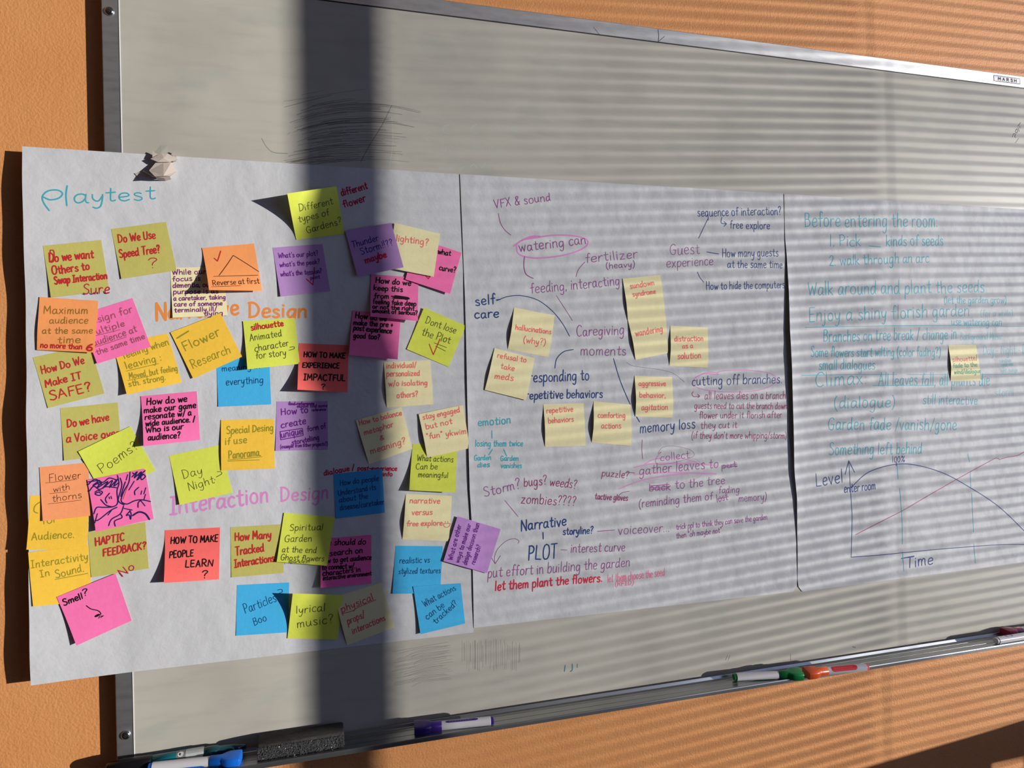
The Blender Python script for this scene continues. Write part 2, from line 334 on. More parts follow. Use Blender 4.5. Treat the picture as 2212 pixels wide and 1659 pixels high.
# maker's plate on the top rail
PX0,PX1,PY0,PY1=1424.6,1499.2,-646.2,-633.2
def onboard(h): return lambda a,b,l: W3(a,b,h+l)-OFF
pl=MB().box(*wbox(PX0,PX1,PY0,PY1,.4,.65)).build('maker_plate',mat('plate_white',(.8,.8,.82),.4),wbd); pl['label']='white plate with black lettering'
rb=Ribbon(onboard(.65)); rb.path([(PX0+.5,PY0+.5),(PX1-.5,PY0+.5),(PX1-.5,PY1-.5),(PX0+.5,PY1-.5),(PX0+.5,PY0+.5)],1.1,0)
bold=[('M',15.9),('A',27.9),('R',39),('S',50.4),('H',60.8)]
for ch,x in bold:
    w,sts=G[ch]
    for straight,p in sts: rb.path([(PX0+x+(a-w/2)*.62,PY0+9.3-b*.35) for a,b in p],1.9,not straight)
for a,b in ((11,20),(23,28),(30,45),(49,57),(59,65)): rb.path([(PX0+a,PY0+11),(PX0+b,PY0+11)],.4,0)
mesh('lettering',rb.v,rb.f,ink('labelink'),pl)
def clusters(L,gap):
    'strokes that lie close together, as one mark each'
    out=[]
    for it in L:
        bb=[min(q[0] for q in it[0]),max(q[0] for q in it[0]),min(q[1] for q in it[0]),max(q[1] for q in it[0])]
        hit=[c for c in out if not (bb[0]>c[0][1]+gap or bb[1]<c[0][0]-gap or bb[2]>c[0][3]+gap or bb[3]<c[0][2]-gap)]
        new=[bb,[it]]
        for c in hit: out.remove(c); new=[[min(new[0][0],c[0][0]),max(new[0][1],c[0][1]),min(new[0][2],c[0][2]),max(new[0][3],c[0][3])],c[1]+new[1]]
        out.append(new)
    return [c[1] for c in out]
MARKS=[
[[[498.8,-638.5],[510.4,-626.4]],0.68,"scratch",0],
[[[626.7,-649.5],[627.6,-638.3],[626.5,-627.8]],1.22,"scratch",0],
[[[626.9,-627.5],[639.9,-638.7]],0.87,"scratch",0]]
for cl in clusters(MARKS,3):
    rb=Ribbon(onboard(.42))
    for p,w,c,s in cl: rb.path(p,w,s)
    mesh('scratch',rb.v,rb.f,ink('scratch'),wbd)['label']='dark pen scratch on the top rail'
SM=[
[[[-31.5,-353.5],[-17.1,-357.0],[-2.6,-359.5],[12.0,-361.5],[26.7,-364.2],[41.5,-366.4],[56.4,-369.1]],0.93,"smudge2",1],
[[[17.8,-363.1],[30.2,-366.5],[42.5,-367.4],[55.0,-369.6],[67.5,-370.9],[80.1,-372.3],[92.7,-373.0]],0.94,"smudge",1],
[[[-15.3,-358.3],[-1.0,-361.4],[13.5,-364.2],[28.1,-365.6],[42.7,-368.0],[57.5,-369.7],[72.4,-371.5]],0.56,"smudge2",1],
[[[22.1,-366.1],[45.1,-369.8],[68.4,-372.3],[91.9,-374.5],[115.7,-376.2],[139.8,-376.4],[164.0,-375.2]],0.56,"smudge",1],
[[[4.7,-363.4],[17.3,-365.9],[29.9,-368.3],[42.6,-369.2],[55.4,-372.1],[68.3,-373.2],[81.2,-374.8]],1.12,"smudge2",1],
[[[-8.1,-361.5],[10.0,-365.9],[28.2,-369.0],[46.5,-371.0],[65.0,-373.4],[83.7,-375.9],[102.5,-376.7]],0.75,"smudge",1],
[[[-25.3,-359.2],[-9.8,-361.9],[5.9,-365.0],[21.7,-367.9],[37.7,-370.9],[53.7,-372.8],[69.9,-376.1]],0.93,"smudge2",1],
[[[15.5,-368.4],[30.5,-371.5],[45.6,-373.6],[60.8,-376.3],[76.1,-378.1],[91.6,-379.0],[107.1,-380.3]],1.12,"smudge",1],
[[[-36.2,-357.7],[-28.1,-359.0],[-19.9,-361.7],[-11.7,-363.8],[-3.4,-366.0],[4.8,-366.5],[13.2,-369.0]],0.74,"smudge",1],
[[[-33.0,-358.3],[-22.6,-361.9],[-12.2,-364.6],[-1.7,-366.4],[8.8,-369.0],[19.3,-370.0],[30.0,-373.2]],0.93,"smudge2",1],
[[[-23.0,-363.0],[-12.0,-365.7],[-0.9,-368.7],[10.2,-370.8],[21.4,-372.7],[32.6,-375.0],[43.9,-377.1]],0.74,"smudge",1],
[[[-19.2,-363.5],[-2.4,-368.1],[14.6,-372.0],[31.6,-375.1],[48.8,-376.9],[66.2,-380.0],[83.7,-382.1]],1.11,"smudge",1],
[[[-29.8,-362.1],[-18.7,-365.1],[-7.5,-367.9],[3.7,-371.4],[15.0,-373.3],[26.4,-375.3],[37.8,-377.5]],1.11,"smudge",1],
[[[10.6,-373.4],[23.0,-375.8],[35.5,-379.4],[48.0,-380.0],[60.6,-381.7],[73.3,-383.6],[86.0,-385.8]],0.75,"smudge2",1],
[[[-31.6,-364.2],[-21.3,-367.2],[-10.9,-369.7],[-0.4,-372.0],[10.1,-375.4],[20.7,-377.9],[31.2,-378.6]],0.56,"smudge2",1],
[[[19.5,-376.2],[41.4,-380.7],[63.4,-383.3],[85.7,-386.6],[108.2,-387.3],[130.9,-388.4],[153.8,-387.2]],1.13,"smudge2",1],
[[[-33.0,-364.3],[-15.1,-368.9],[3.0,-373.8],[21.3,-378.5],[39.7,-381.6],[58.2,-383.7],[77.0,-386.2]],0.56,"smudge2",1],
[[[21.2,-381.1],[30.3,-383.2],[39.5,-384.2],[48.7,-386.4],[57.9,-387.8],[67.2,-388.6],[76.4,-388.9]],0.56,"smudge",1],
[[[7.2,-377.2],[30.8,-382.3],[54.6,-385.5],[78.7,-388.5],[103.0,-391.4],[127.6,-390.9],[152.5,-391.6]],0.94,"smudge2",1],
[[[19.6,-381.4],[30.2,-384.6],[40.9,-386.6],[51.6,-387.7],[62.3,-389.5],[73.1,-390.4],[84.0,-391.0]],0.75,"smudge",1],
[[[-26.3,-371.6],[-17.0,-374.6],[-7.5,-377.3],[1.9,-379.8],[11.4,-382.2],[21.0,-384.5],[30.6,-386.5]],0.74,"smudge",1],
[[[7.1,-381.7],[20.3,-385.3],[33.5,-387.3],[46.9,-390.6],[60.3,-391.7],[73.8,-393.5],[87.4,-395.1]],1.12,"smudge2",1],
[[[18.3,-383.9],[32.5,-387.6],[46.7,-390.2],[61.0,-392.2],[75.4,-392.9],[90.0,-395.2],[104.6,-395.1]],0.94,"smudge",1],
[[[-10.2,-380.3],[8.4,-384.7],[27.2,-388.1],[46.2,-392.8],[65.2,-394.9],[84.5,-397.5],[104.0,-398.9]],0.56,"smudge",1],
[[[17.6,-387.9],[26.8,-389.2],[36.0,-392.1],[45.3,-393.7],[54.5,-393.9],[63.8,-395.7],[73.2,-396.4]],0.56,"smudge",1],
[[[-1.0,-383.2],[22.5,-388.1],[46.2,-392.8],[70.2,-396.0],[94.5,-398.6],[119.0,-399.4],[143.9,-400.3]],1.12,"smudge",1],
[[[-17.7,-379.5],[-4.5,-382.8],[8.9,-386.5],[22.4,-390.4],[35.9,-393.2],[49.5,-395.0],[63.2,-397.8]],1.12,"smudge",1],
[[[28.1,-392.3],[44.1,-395.0],[60.2,-398.2],[76.4,-400.2],[92.7,-402.3],[109.1,-402.5],[125.7,-403.0]],0.94,"smudge2",1],
[[[18.6,-394.4],[35.0,-398.2],[51.4,-401.0],[68.1,-404.2],[84.8,-404.8],[101.6,-407.3],[118.6,-407.9]],0.56,"smudge",1],
[[[6.8,-390.1],[25.6,-394.9],[44.5,-399.5],[63.6,-402.1],[82.8,-403.6],[102.3,-405.9],[121.8,-405.5]],0.56,"smudge",1],
[[[27.4,-395.7],[46.8,-399.5],[66.3,-403.2],[86.0,-405.5],[105.9,-406.4],[125.9,-407.4],[146.1,-406.2]],0.56,"smudge2",1],
[[[17.0,-397.0],[34.6,-401.5],[52.4,-403.7],[70.3,-406.9],[88.3,-409.4],[106.5,-410.5],[124.8,-409.9]],0.94,"smudge2",1],
[[[-11.5,-389.9],[3.1,-394.4],[17.8,-396.9],[32.7,-401.3],[47.6,-403.6],[62.7,-406.6],[77.8,-407.8]],0.56,"smudge",1],
[[[9.5,-394.6],[17.3,-397.0],[25.1,-397.5],[33.0,-399.8],[40.9,-400.9],[48.8,-403.0],[56.8,-403.9]],1.12,"smudge2",1],
[[[25.3,-404.3],[43.6,-407.4],[62.0,-410.1],[80.7,-413.4],[99.4,-414.5],[118.3,-414.9],[137.4,-415.3]],0.56,"smudge",1],
[[[27.1,-402.1],[46.8,-405.3],[66.6,-408.9],[86.7,-411.6],[106.9,-412.2],[127.3,-412.6],[147.9,-412.1]],0.56,"smudge",1],
[[[4.6,-399.7],[30.0,-406.6],[55.7,-410.7],[81.7,-414.5],[108.0,-416.3],[134.6,-416.6],[161.6,-415.9]],0.75,"smudge",1],
[[[9.9,-400.7],[19.9,-403.1],[30.0,-404.9],[40.1,-407.2],[50.2,-409.1],[60.5,-411.9],[70.7,-413.2]],0.94,"smudge",1],
[[[35.8,-411.6],[43.6,-413.9],[51.5,-415.3],[59.3,-415.9],[67.2,-417.7],[75.1,-417.8],[83.1,-418.8]],1.13,"smudge",1],
[[[2.9,-399.7],[11.5,-402.2],[20.2,-404.4],[29.0,-407.0],[37.7,-409.0],[46.5,-410.0],[55.4,-412.2]],0.75,"smudge",1],
[[[-0.7,-402.2],[24.3,-408.4],[49.7,-413.8],[75.3,-417.7],[101.3,-420.9],[127.5,-421.1],[154.1,-421.0]],0.93,"smudge",1],
[[[-12.4,-395.4],[0.2,-400.7],[12.9,-403.5],[25.6,-407.9],[38.4,-409.4],[51.4,-413.2],[64.4,-415.5]],0.74,"smudge2",1],
[[[30.9,-415.2],[47.6,-418.5],[64.5,-421.2],[81.5,-422.6],[98.6,-425.4],[115.9,-426.0],[133.3,-425.2]],0.56,"smudge2",1],
[[[8.7,-406.6],[28.3,-413.1],[48.0,-416.2],[67.8,-420.6],[87.9,-422.1],[108.1,-424.5],[128.5,-423.8]],0.75,"smudge",1],
[[[10.8,-408.4],[29.8,-413.4],[48.9,-417.4],[68.3,-420.5],[87.8,-424.0],[107.4,-424.5],[127.3,-425.9]],0.56,"smudge",1],
[[[37.6,-419.8],[46.3,-422.0],[55.0,-423.7],[63.8,-424.9],[72.6,-427.3],[81.4,-428.2],[90.2,-429.2]],1.13,"smudge2",1],
[[[-4.6,-408.2],[16.3,-414.8],[37.4,-421.2],[58.7,-425.3],[80.3,-428.3],[102.0,-430.1],[123.9,-430.3]],0.75,"smudge2",1],
[[[7.4,-412.9],[17.0,-414.6],[26.6,-418.4],[36.2,-420.2],[45.9,-423.1],[55.6,-424.8],[65.4,-426.2]],0.94,"smudge2",1],
[[[36.4,-426.2],[58.8,-431.7],[81.3,-433.7],[104.1,-436.2],[127.1,-437.2],[150.3,-437.0],[173.8,-433.7]],1.13,"smudge",1],
[[[34.6,-426.3],[55.4,-430.5],[76.4,-433.4],[97.6,-436.3],[118.9,-437.3],[140.4,-436.9],[162.2,-434.6]],0.57,"smudge",1],
[[[-11.9,-414.5],[1.5,-418.3],[15.0,-423.0],[28.6,-427.0],[42.3,-429.8],[56.1,-432.5],[69.9,-435.6]],0.93,"smudge",1],
[[[-6.8,-413.7],[12.1,-419.8],[31.2,-424.6],[50.4,-429.2],[69.8,-431.9],[89.4,-434.3],[109.1,-436.6]],0.93,"smudge",1],
[[[-3.1,-417.3],[20.0,-424.3],[43.4,-430.8],[66.9,-434.1],[90.7,-437.4],[114.8,-438.2],[139.1,-439.4]],0.75,"smudge",1],
[[[-4.2,-417.4],[20.3,-426.3],[45.0,-431.4],[70.0,-437.0],[95.3,-439.9],[120.8,-440.3],[146.6,-440.2]],0.93,"smudge",1],
[[[24.4,-428.9],[41.7,-434.3],[59.1,-437.8],[76.6,-439.3],[94.3,-442.5],[112.1,-443.1],[130.0,-442.9]],0.94,"smudge",1],
[[[18.8,-423.9],[41.0,-431.0],[63.4,-435.2],[86.0,-437.6],[108.9,-439.9],[131.9,-440.2],[155.2,-438.1]],0.56,"smudge",1],
[[[-27.0,-406.8],[-14.3,-412.2],[-1.6,-417.5],[11.1,-421.0],[24.0,-424.9],[36.9,-428.4],[49.8,-431.5]],0.56,"smudge",1],
[[[2.7,-420.8],[12.6,-423.2],[22.7,-426.9],[32.7,-429.6],[42.8,-432.2],[52.9,-433.9],[63.1,-436.5]],0.56,"smudge",1],
[[[25.7,-429.9],[43.3,-434.6],[61.0,-438.2],[78.8,-440.3],[96.8,-442.4],[114.9,-443.3],[133.1,-443.7]],1.13,"smudge",1],
[[[42.1,-445.5],[60.5,-448.6],[78.9,-450.9],[97.6,-453.9],[116.3,-454.3],[135.3,-454.2],[154.3,-453.1]],1.13,"smudge2",1],
[[[-15.5,-417.5],[9.2,-427.0],[34.2,-434.7],[59.4,-440.3],[84.9,-444.6],[110.7,-445.6],[136.8,-446.6]],0.56,"smudge",1],
[[[-3.7,-431.9],[18.9,-439.8],[41.7,-444.8],[64.8,-451.1],[88.0,-454.4],[111.5,-454.7],[135.3,-456.1]],0.75,"smudge",1],
[[[-0.4,-435.6],[18.8,-441.9],[38.1,-446.9],[57.6,-452.1],[77.3,-455.3],[97.1,-457.7],[117.1,-459.2]],0.75,"smudge",1],
[[[1.0,-430.9],[11.5,-435.6],[22.0,-438.7],[32.6,-441.6],[43.2,-444.1],[53.9,-445.9],[64.6,-449.1]],0.93,"smudge2",1],
[[[0.2,-428.5],[11.6,-432.3],[23.0,-436.0],[34.6,-440.0],[46.1,-442.8],[57.7,-444.9],[69.4,-446.8]],0.56,"smudge",1],
[[[-16.7,-424.7],[-1.1,-431.1],[14.7,-436.6],[30.6,-442.3],[46.5,-445.9],[62.6,-448.9],[78.8,-452.3]],0.56,"smudge2",1],
[[[42.4,-454.0],[65.3,-459.3],[88.5,-462.2],[112.0,-463.6],[135.6,-464.1],[159.5,-462.2],[183.6,-458.3]],0.94,"smudge",1],
[[[-22.4,-425.4],[0.7,-435.1],[24.2,-443.9],[47.9,-450.4],[71.7,-454.6],[95.9,-456.9],[120.3,-458.8]],1.11,"smudge2",1],
[[[33.2,-448.1],[43.2,-452.1],[53.1,-453.4],[63.0,-455.3],[73.1,-457.4],[83.1,-458.4],[93.2,-460.2]],0.75,"smudge2",1],
[[[-6.4,-435.4],[14.0,-443.0],[34.6,-449.0],[55.4,-454.4],[76.4,-458.1],[97.6,-460.2],[119.0,-461.2]],1.12,"smudge2",1],
[[[32.0,-453.3],[57.0,-461.0],[82.3,-464.1],[107.8,-466.8],[133.6,-466.8],[159.7,-464.6],[186.1,-460.2]],0.75,"smudge",1],
[[[23.0,-450.9],[41.0,-456.4],[59.2,-460.3],[77.5,-463.3],[96.0,-465.5],[114.6,-466.4],[133.4,-466.2]],0.75,"smudge2",1],
[[[22.0,-456.8],[30.3,-458.5],[38.5,-461.6],[46.8,-463.5],[55.1,-465.3],[63.5,-467.0],[71.9,-469.1]],0.75,"smudge",1],
[[[11.6,-454.3],[22.6,-458.8],[33.7,-462.5],[44.8,-465.7],[56.0,-468.1],[67.2,-470.8],[78.4,-471.6]],0.94,"smudge",1],
[[[-5.4,-445.5],[3.2,-449.1],[11.8,-453.7],[20.3,-455.6],[29.0,-459.5],[37.6,-461.1],[46.3,-464.4]],1.12,"smudge2",1],
[[[35.1,-453.4],[54.5,-458.4],[74.0,-462.3],[93.7,-464.6],[113.6,-465.9],[133.6,-466.2],[153.8,-464.1]],0.57,"smudge",1],
[[[-11.5,-438.6],[4.2,-445.7],[20.0,-451.1],[35.9,-456.9],[51.9,-460.7],[68.0,-464.5],[84.2,-466.4]],0.93,"smudge",1],
[[[24.4,-456.1],[38.1,-460.1],[51.8,-463.8],[65.7,-467.7],[79.6,-469.3],[93.6,-471.5],[107.6,-471.3]],0.75,"smudge2",1],
[[[137.8,-466.6],[119.9,-430.4],[100.3,-398.3],[85.7,-369.6]],1.16,"smudge",1],
[[[-65.3,-397.2],[-58.7,-384.8],[-48.4,-376.4],[-27.4,-376.0]],1.1,"smudge",1],
[[[15.1,-450.1],[37.9,-414.4],[41.1,-394.0]],0.94,"ghost",1],
[[[28.8,-456.9],[27.4,-436.1]],0.94,"ghost",1],
[[[137.4,-447.3],[138.4,-408.8],[131.7,-362.1]],1.16,"ghost",1],
[[[136.7,-418.3],[147.2,-370.8]],0.97,"ghost",1],
[[[-26.9,-400.1],[-16.0,-413.9],[1.9,-419.1],[14.4,-416.3]],0.93,"ghost",1],
[[[61.5,-448.5],[59.9,-416.1]],0.95,"ghost",1],
[[[37.0,-374.9],[55.1,-364.8]],0.94,"ghost",1],
[[[-31.0,-458.1],[6.5,-467.1],[42.8,-477.0],[94.8,-489.5]],0.74,"smudge2",1],
[[[-30.3,-448.9],[6.4,-462.4],[42.8,-475.1]],0.93,"smudge",1],
[[[-4.2,-470.8],[32.0,-481.6]],0.75,"smudge2",1],
[[[235.1,421.8],[235.1,440.6],[234.4,459.3]],0.59,"smudge",1],
[[[238.4,427.1],[238.5,442.3],[237.9,457.4]],0.78,"smudge2",1],
[[[239.8,426.3],[239.9,442.2],[239.3,458.1]],0.59,"smudge2",1],
[[[243.3,423.6],[243.1,447.9],[242.4,472.2]],0.59,"smudge2",1],
[[[246.9,424.9],[246.7,450.4],[245.9,475.8]],0.59,"smudge2",1],
[[[249.5,429.1],[249.5,445.0],[248.9,460.7]],0.79,"smudge",1],
[[[253.5,426.6],[253.4,449.6],[252.7,472.5]],0.59,"smudge2",1],
[[[256.8,424.9],[256.6,449.5],[255.8,474.1]],0.79,"smudge",1],
[[[257.9,425.5],[257.7,449.6],[257.0,473.5]],0.79,"smudge",1],
[[[261.4,430.7],[261.3,453.3],[260.6,475.7]],0.79,"smudge",1],
[[[264.8,427.8],[264.6,453.0],[263.8,478.2]],0.59,"smudge2",1],
[[[267.9,427.3],[267.9,444.7],[267.3,462.1]],0.79,"smudge",1],
[[[270.7,436.1],[270.6,454.3],[270.0,472.4]],0.79,"smudge",1],
[[[275.0,426.1],[274.9,447.3],[274.2,468.4]],0.59,"smudge",1],
[[[276.7,425.4],[276.7,447.2],[275.9,468.8]],0.59,"smudge",1],
[[[279.9,427.8],[279.9,447.9],[279.2,467.9]],0.59,"smudge2",1],
[[[283.3,428.4],[283.1,452.5],[282.4,476.6]],0.79,"smudge2",1],
[[[286.0,430.4],[286.0,448.4],[285.4,466.4]],0.59,"smudge",1],
[[[289.7,427.5],[289.5,454.3],[288.7,481.1]],0.59,"smudge",1],
[[[293.1,427.7],[293.0,450.5],[292.3,473.3]],0.79,"smudge2",1],
[[[294.8,428.1],[294.6,453.3],[293.8,478.4]],0.79,"smudge2",1],
[[[298.0,433.1],[298.0,452.6],[297.3,471.9]],0.6,"smudge2",1],
[[[302.2,430.0],[302.1,451.4],[301.4,472.7]],0.79,"smudge2",1],
[[[305.0,439.8],[305.0,456.9],[304.4,473.8]],0.8,"smudge2",1],
[[[308.5,430.4],[308.3,455.7],[307.5,481.0]],0.6,"smudge2",1],
[[[311.1,435.6],[311.0,458.6],[310.3,481.5]],0.6,"smudge2",1],
[[[314.3,439.8],[314.4,453.2],[313.8,466.6]],0.8,"smudge",1],
[[[317.5,442.0],[317.6,454.1],[317.1,466.2]],0.8,"smudge2",1],
[[[320.1,442.3],[320.0,464.1],[319.3,485.9]],0.6,"smudge2",1],
[[[322.6,435.8],[322.5,459.8],[321.7,483.7]],0.8,"smudge",1],
[[[326.2,442.7],[326.2,463.2],[325.5,483.6]],0.6,"smudge",1],
[[[329.2,438.2],[329.1,462.3],[328.3,486.4]],0.8,"smudge2",1],
[[[333.4,442.7],[333.5,458.2],[332.9,473.5]],0.8,"smudge2",1],
[[[335.5,439.3],[335.5,455.8],[334.9,472.2]],0.8,"smudge",1],
[[[119.7,427.3],[169.6,424.9],[212.3,422.8]],0.76,"smudge2",1],
[[[131.4,431.1],[169.6,427.2],[215.2,428.9]],0.76,"smudge2",1],
[[[145.4,435.2],[169.5,429.5],[211.1,428.7]],0.57,"smudge2",1],
[[[141.3,437.0],[169.5,431.9],[210.2,429.9]],0.77,"smudge2",1],
[[[149.0,440.2],[169.4,434.2],[214.2,432.3]],0.58,"smudge2",1],
[[[126.8,439.7],[169.4,436.5],[213.8,437.0]],0.76,"smudge2",1],
[[[125.5,441.8],[169.3,438.8],[209.9,438.2]],0.57,"smudge2",1],
[[[127.9,444.4],[169.3,441.1],[212.8,440.3]],0.76,"smudge2",1],
[[[120.9,445.8],[169.2,443.4],[205.1,441.7]],0.57,"smudge2",1],
[[[153.2,452.3],[169.2,445.7],[219.1,446.0]],0.77,"smudge2",1],
[[[126.3,451.1],[169.1,448.0],[208.7,446.0]],0.76,"smudge2",1],
[[[123.7,453.1],[169.0,450.3],[208.1,448.7]],0.76,"smudge2",1],
[[[143.8,458.0],[169.0,452.7],[217.9,452.2]],0.57,"smudge2",1],
[[[122.9,457.5],[168.9,455.0],[202.3,453.5]],0.57,"smudge2",1],
[[[117.6,459.1],[168.9,457.3],[219.3,456.2]],0.76,"smudge2",1],
[[[130.2,463.1],[168.8,459.6],[207.3,460.6]],0.57,"smudge2",1],
[[[137.7,466.4],[168.8,461.9],[201.3,459.9]],0.76,"smudge2",1],
[[[143.4,469.5],[168.7,464.2],[201.8,462.8]],0.57,"smudge2",1],
[[[136.1,470.8],[168.7,466.5],[209.2,465.9]],0.76,"smudge2",1],
[[[122.0,471.1],[168.6,468.8],[214.7,468.4]],0.57,"smudge2",1],
[[[146.7,476.8],[168.6,471.1],[218.9,471.9]],0.57,"smudge2",1],
[[[150.3,479.6],[168.5,473.4],[204.3,474.4]],0.77,"smudge2",1],
[[[122.0,478.0],[168.5,475.7],[207.8,475.4]],0.76,"smudge2",1],
[[[120.8,480.1],[168.4,478.1],[210.5,476.9]],0.76,"smudge2",1],
[[[120.5,482.4],[168.4,480.4],[212.7,482.2]],0.76,"smudge2",1],
[[[149.7,488.8],[168.3,482.7],[215.9,484.8]],0.57,"smudge2",1],
[[[417.4,488.3],[415.8,499.0]],1.83,"bluemark",0],
[[[430.5,488.0],[430.3,498.2],[426.7,500.4]],1.84,"bluemark",1],
[[[439.9,489.2],[439.8,495.4]],1.43,"bluemark",0],
[[[1473.4,-516.6],[1478.0,-524.5],[1483.0,-522.4],[1479.5,-518.3],[1483.4,-516.8]],1.53,"scratch",1],
[[[1486.7,-535.4],[1482.6,-530.5],[1484.8,-526.3],[1489.3,-531.0],[1486.7,-535.4]],1.54,"scratch",1],
[[[1490.2,-538.3],[1493.9,-530.4]],1.54,"scratch",0],
[[[1489.6,-541.3],[1497.9,-550.1]],1.54,"scratch",0],
[[[1495.3,-542.5],[1496.2,-537.5]],1.28,"scratch",0],
[[[1481.7,-504.4],[1491.1,-515.3]],1.02,"scratch",0],
[[[735.8,520.8],[740.4,512.4]],1.39,"smudge",0],
[[[741.5,521.5],[745.5,513.1]],1.39,"smudge",0],
[[[878.4,527.7],[878.7,540.1]],1.72,"smudge",0],
[[[1023.5,531.4],[1029.9,533.3]],2.36,"smudge",0],
[[[1184.8,543.1],[1238.6,545.7]],1.82,"smudge2",0],
[[[307.3,-448.5],[305.6,-441.4],[311.1,-437.8]],1.21,"ghostgreen",1],
[[[312.2,-439.9],[316.5,-447.3],[320.5,-439.6]],1.21,"ghostgreen",1],
[[[327.0,-448.1],[331.0,-440.4],[335.4,-449.8]],1.21,"ghostgreen",1],
[[[345.9,-449.7],[341.5,-444.3],[347.8,-440.7],[353.1,-444.2]],1.22,"ghostgreen",1],
[[[217.0,-397.0],[220.2,-408.0],[222.0,-399.3],[228.0,-401.7]],1.18,"ghostgreen",1],
[[[230.1,-407.8],[232.9,-398.1],[237.2,-408.3]],1.18,"ghostgreen",1],
[[[244.3,-411.8],[245.0,-400.0]],1.19,"ghostgreen",1],
[[[252.2,-407.4],[255.0,-399.7]],1.19,"ghostgreen",1],
[[[272.3,-400.9],[274.7,-416.0],[278.8,-417.3]],1.2,"ghostgreen",1],
[[[282.6,-403.6],[284.8,-411.8]],1.2,"ghostgreen",1],
[[[289.0,-418.1],[289.7,-404.2]],1.2,"ghostgreen",1],
[[[295.2,-418.6],[295.9,-404.6]],1.2,"ghostgreen",1],
[[[301.1,-405.0],[303.3,-412.1],[307.3,-406.4]],1.2,"ghostgreen",1],
[[[315.7,-412.0],[313.5,-406.9],[319.7,-406.3],[317.5,-398.1]],1.21,"ghostgreen",1],
[[[205.4,-366.8],[203.3,-360.8]],1.18,"ghostgreen",1],
[[[213.3,-365.3],[216.4,-369.5],[221.2,-363.9]],1.18,"ghostgreen",1],
[[[227.2,-366.2],[235.3,-370.7],[237.2,-364.9]],1.18,"ghostgreen",1],
[[[247.3,-371.5],[251.3,-367.8],[255.5,-374.0]],1.19,"ghostgreen",1],
[[[267.6,-372.8],[273.8,-379.1],[277.8,-373.4]],1.19,"ghostgreen",1],
[[[284.1,-379.8],[288.0,-374.1],[294.4,-382.5]],1.2,"ghostgreen",1],
[[[304.7,-385.2],[308.7,-377.4]],1.21,"ghostgreen",1],
[[[319.3,-388.2],[325.4,-380.5],[331.8,-389.0],[337.9,-379.3]],1.21,"ghostgreen",1],
[[[200.9,-429.1],[190.9,-422.5],[192.7,-414.8],[200.6,-413.5]],1.18,"ghostgreen",1],
[[[233.0,-443.5],[222.8,-436.8],[224.7,-429.0],[232.6,-427.7]],1.19,"ghostgreen",1],
[[[281.5,-447.5],[271.2,-440.6],[273.0,-432.8],[281.2,-431.5]],1.2,"ghostgreen",1]]
for c in ('smudge','smudge2','ghost','ghostgreen','bluemark','scratch'):
  for cl in clusters([x for x in SM if x[2]==c],dict(bluemark=3,ghost=7,ghostgreen=7,scratch=7).get(c,14)):
    rb=Ribbon(onboard(.03))
    for p,w,_c,s in cl: rb.path(p,w,s,.03)
    o=mesh({'smudge':'eraser_smudge','smudge2':'eraser_smudge'}.get(c,'old_mark'),rb.v,rb.f,ink(c),wbd); o['label']={'smudge':'dark grey eraser streaks','smudge2':'pale grey eraser streaks','ghost':'wiped off pale strokes','ghostgreen':'faint greenish wiped words','bluemark':'small blue marker ticks','scratch':'small dark date written at a slant'}[c]

# ---------------------------------------------------------------- the paper sheets
SHEETS={1:[[[-389.7,-360.5],[-388.6,-197.8],[-388.9,-6.3],[-390.3,211.2],[-389.9,407.9]],[[247.0,-360.2],[248.6,-278.3],[251.9,-159.8],[252.3,-91.9],[251.5,26.6],[252.2,105.3],[250.7,169.8],[252.3,220.5],[254.0,315.5],[254.7,411.8]]],
2:[[[249.4,-360.3],[251.0,-278.3],[252.7,-159.6],[253.1,-91.8],[252.6,26.5],[253.1,105.1],[253.3,169.6],[255.3,220.3],[255.6,315.2],[255.5,403.9]],[[886.8,-362.0],[887.7,-276.0],[888.9,-242.0],[885.3,-173.8],[881.3,-99.4],[876.7,-33.3],[881.4,17.7],[883.3,53.5],[884.2,94.7],[890.3,145.9],[894.5,171.2],[895.8,183.8],[899.5,228.9],[898.6,279.0],[896.7,329.9],[897.1,383.6],[895.5,397.7],[886.8,408.0]]],
3:[[[888.8,-361.7],[887.9,-275.8],[890.0,-241.6],[890.6,-173.2],[889.1,-98.8],[892.1,-23.9],[892.7,43.9],[892.3,111.6],[891.7,170.4],[892.6,182.9],[897.8,228.1],[898.3,278.5],[899.1,329.9],[897.8,385.4],[899.7,399.9],[908.0,409.8]],[[1523.0,-360.5],[1524.0,404.0]]]}
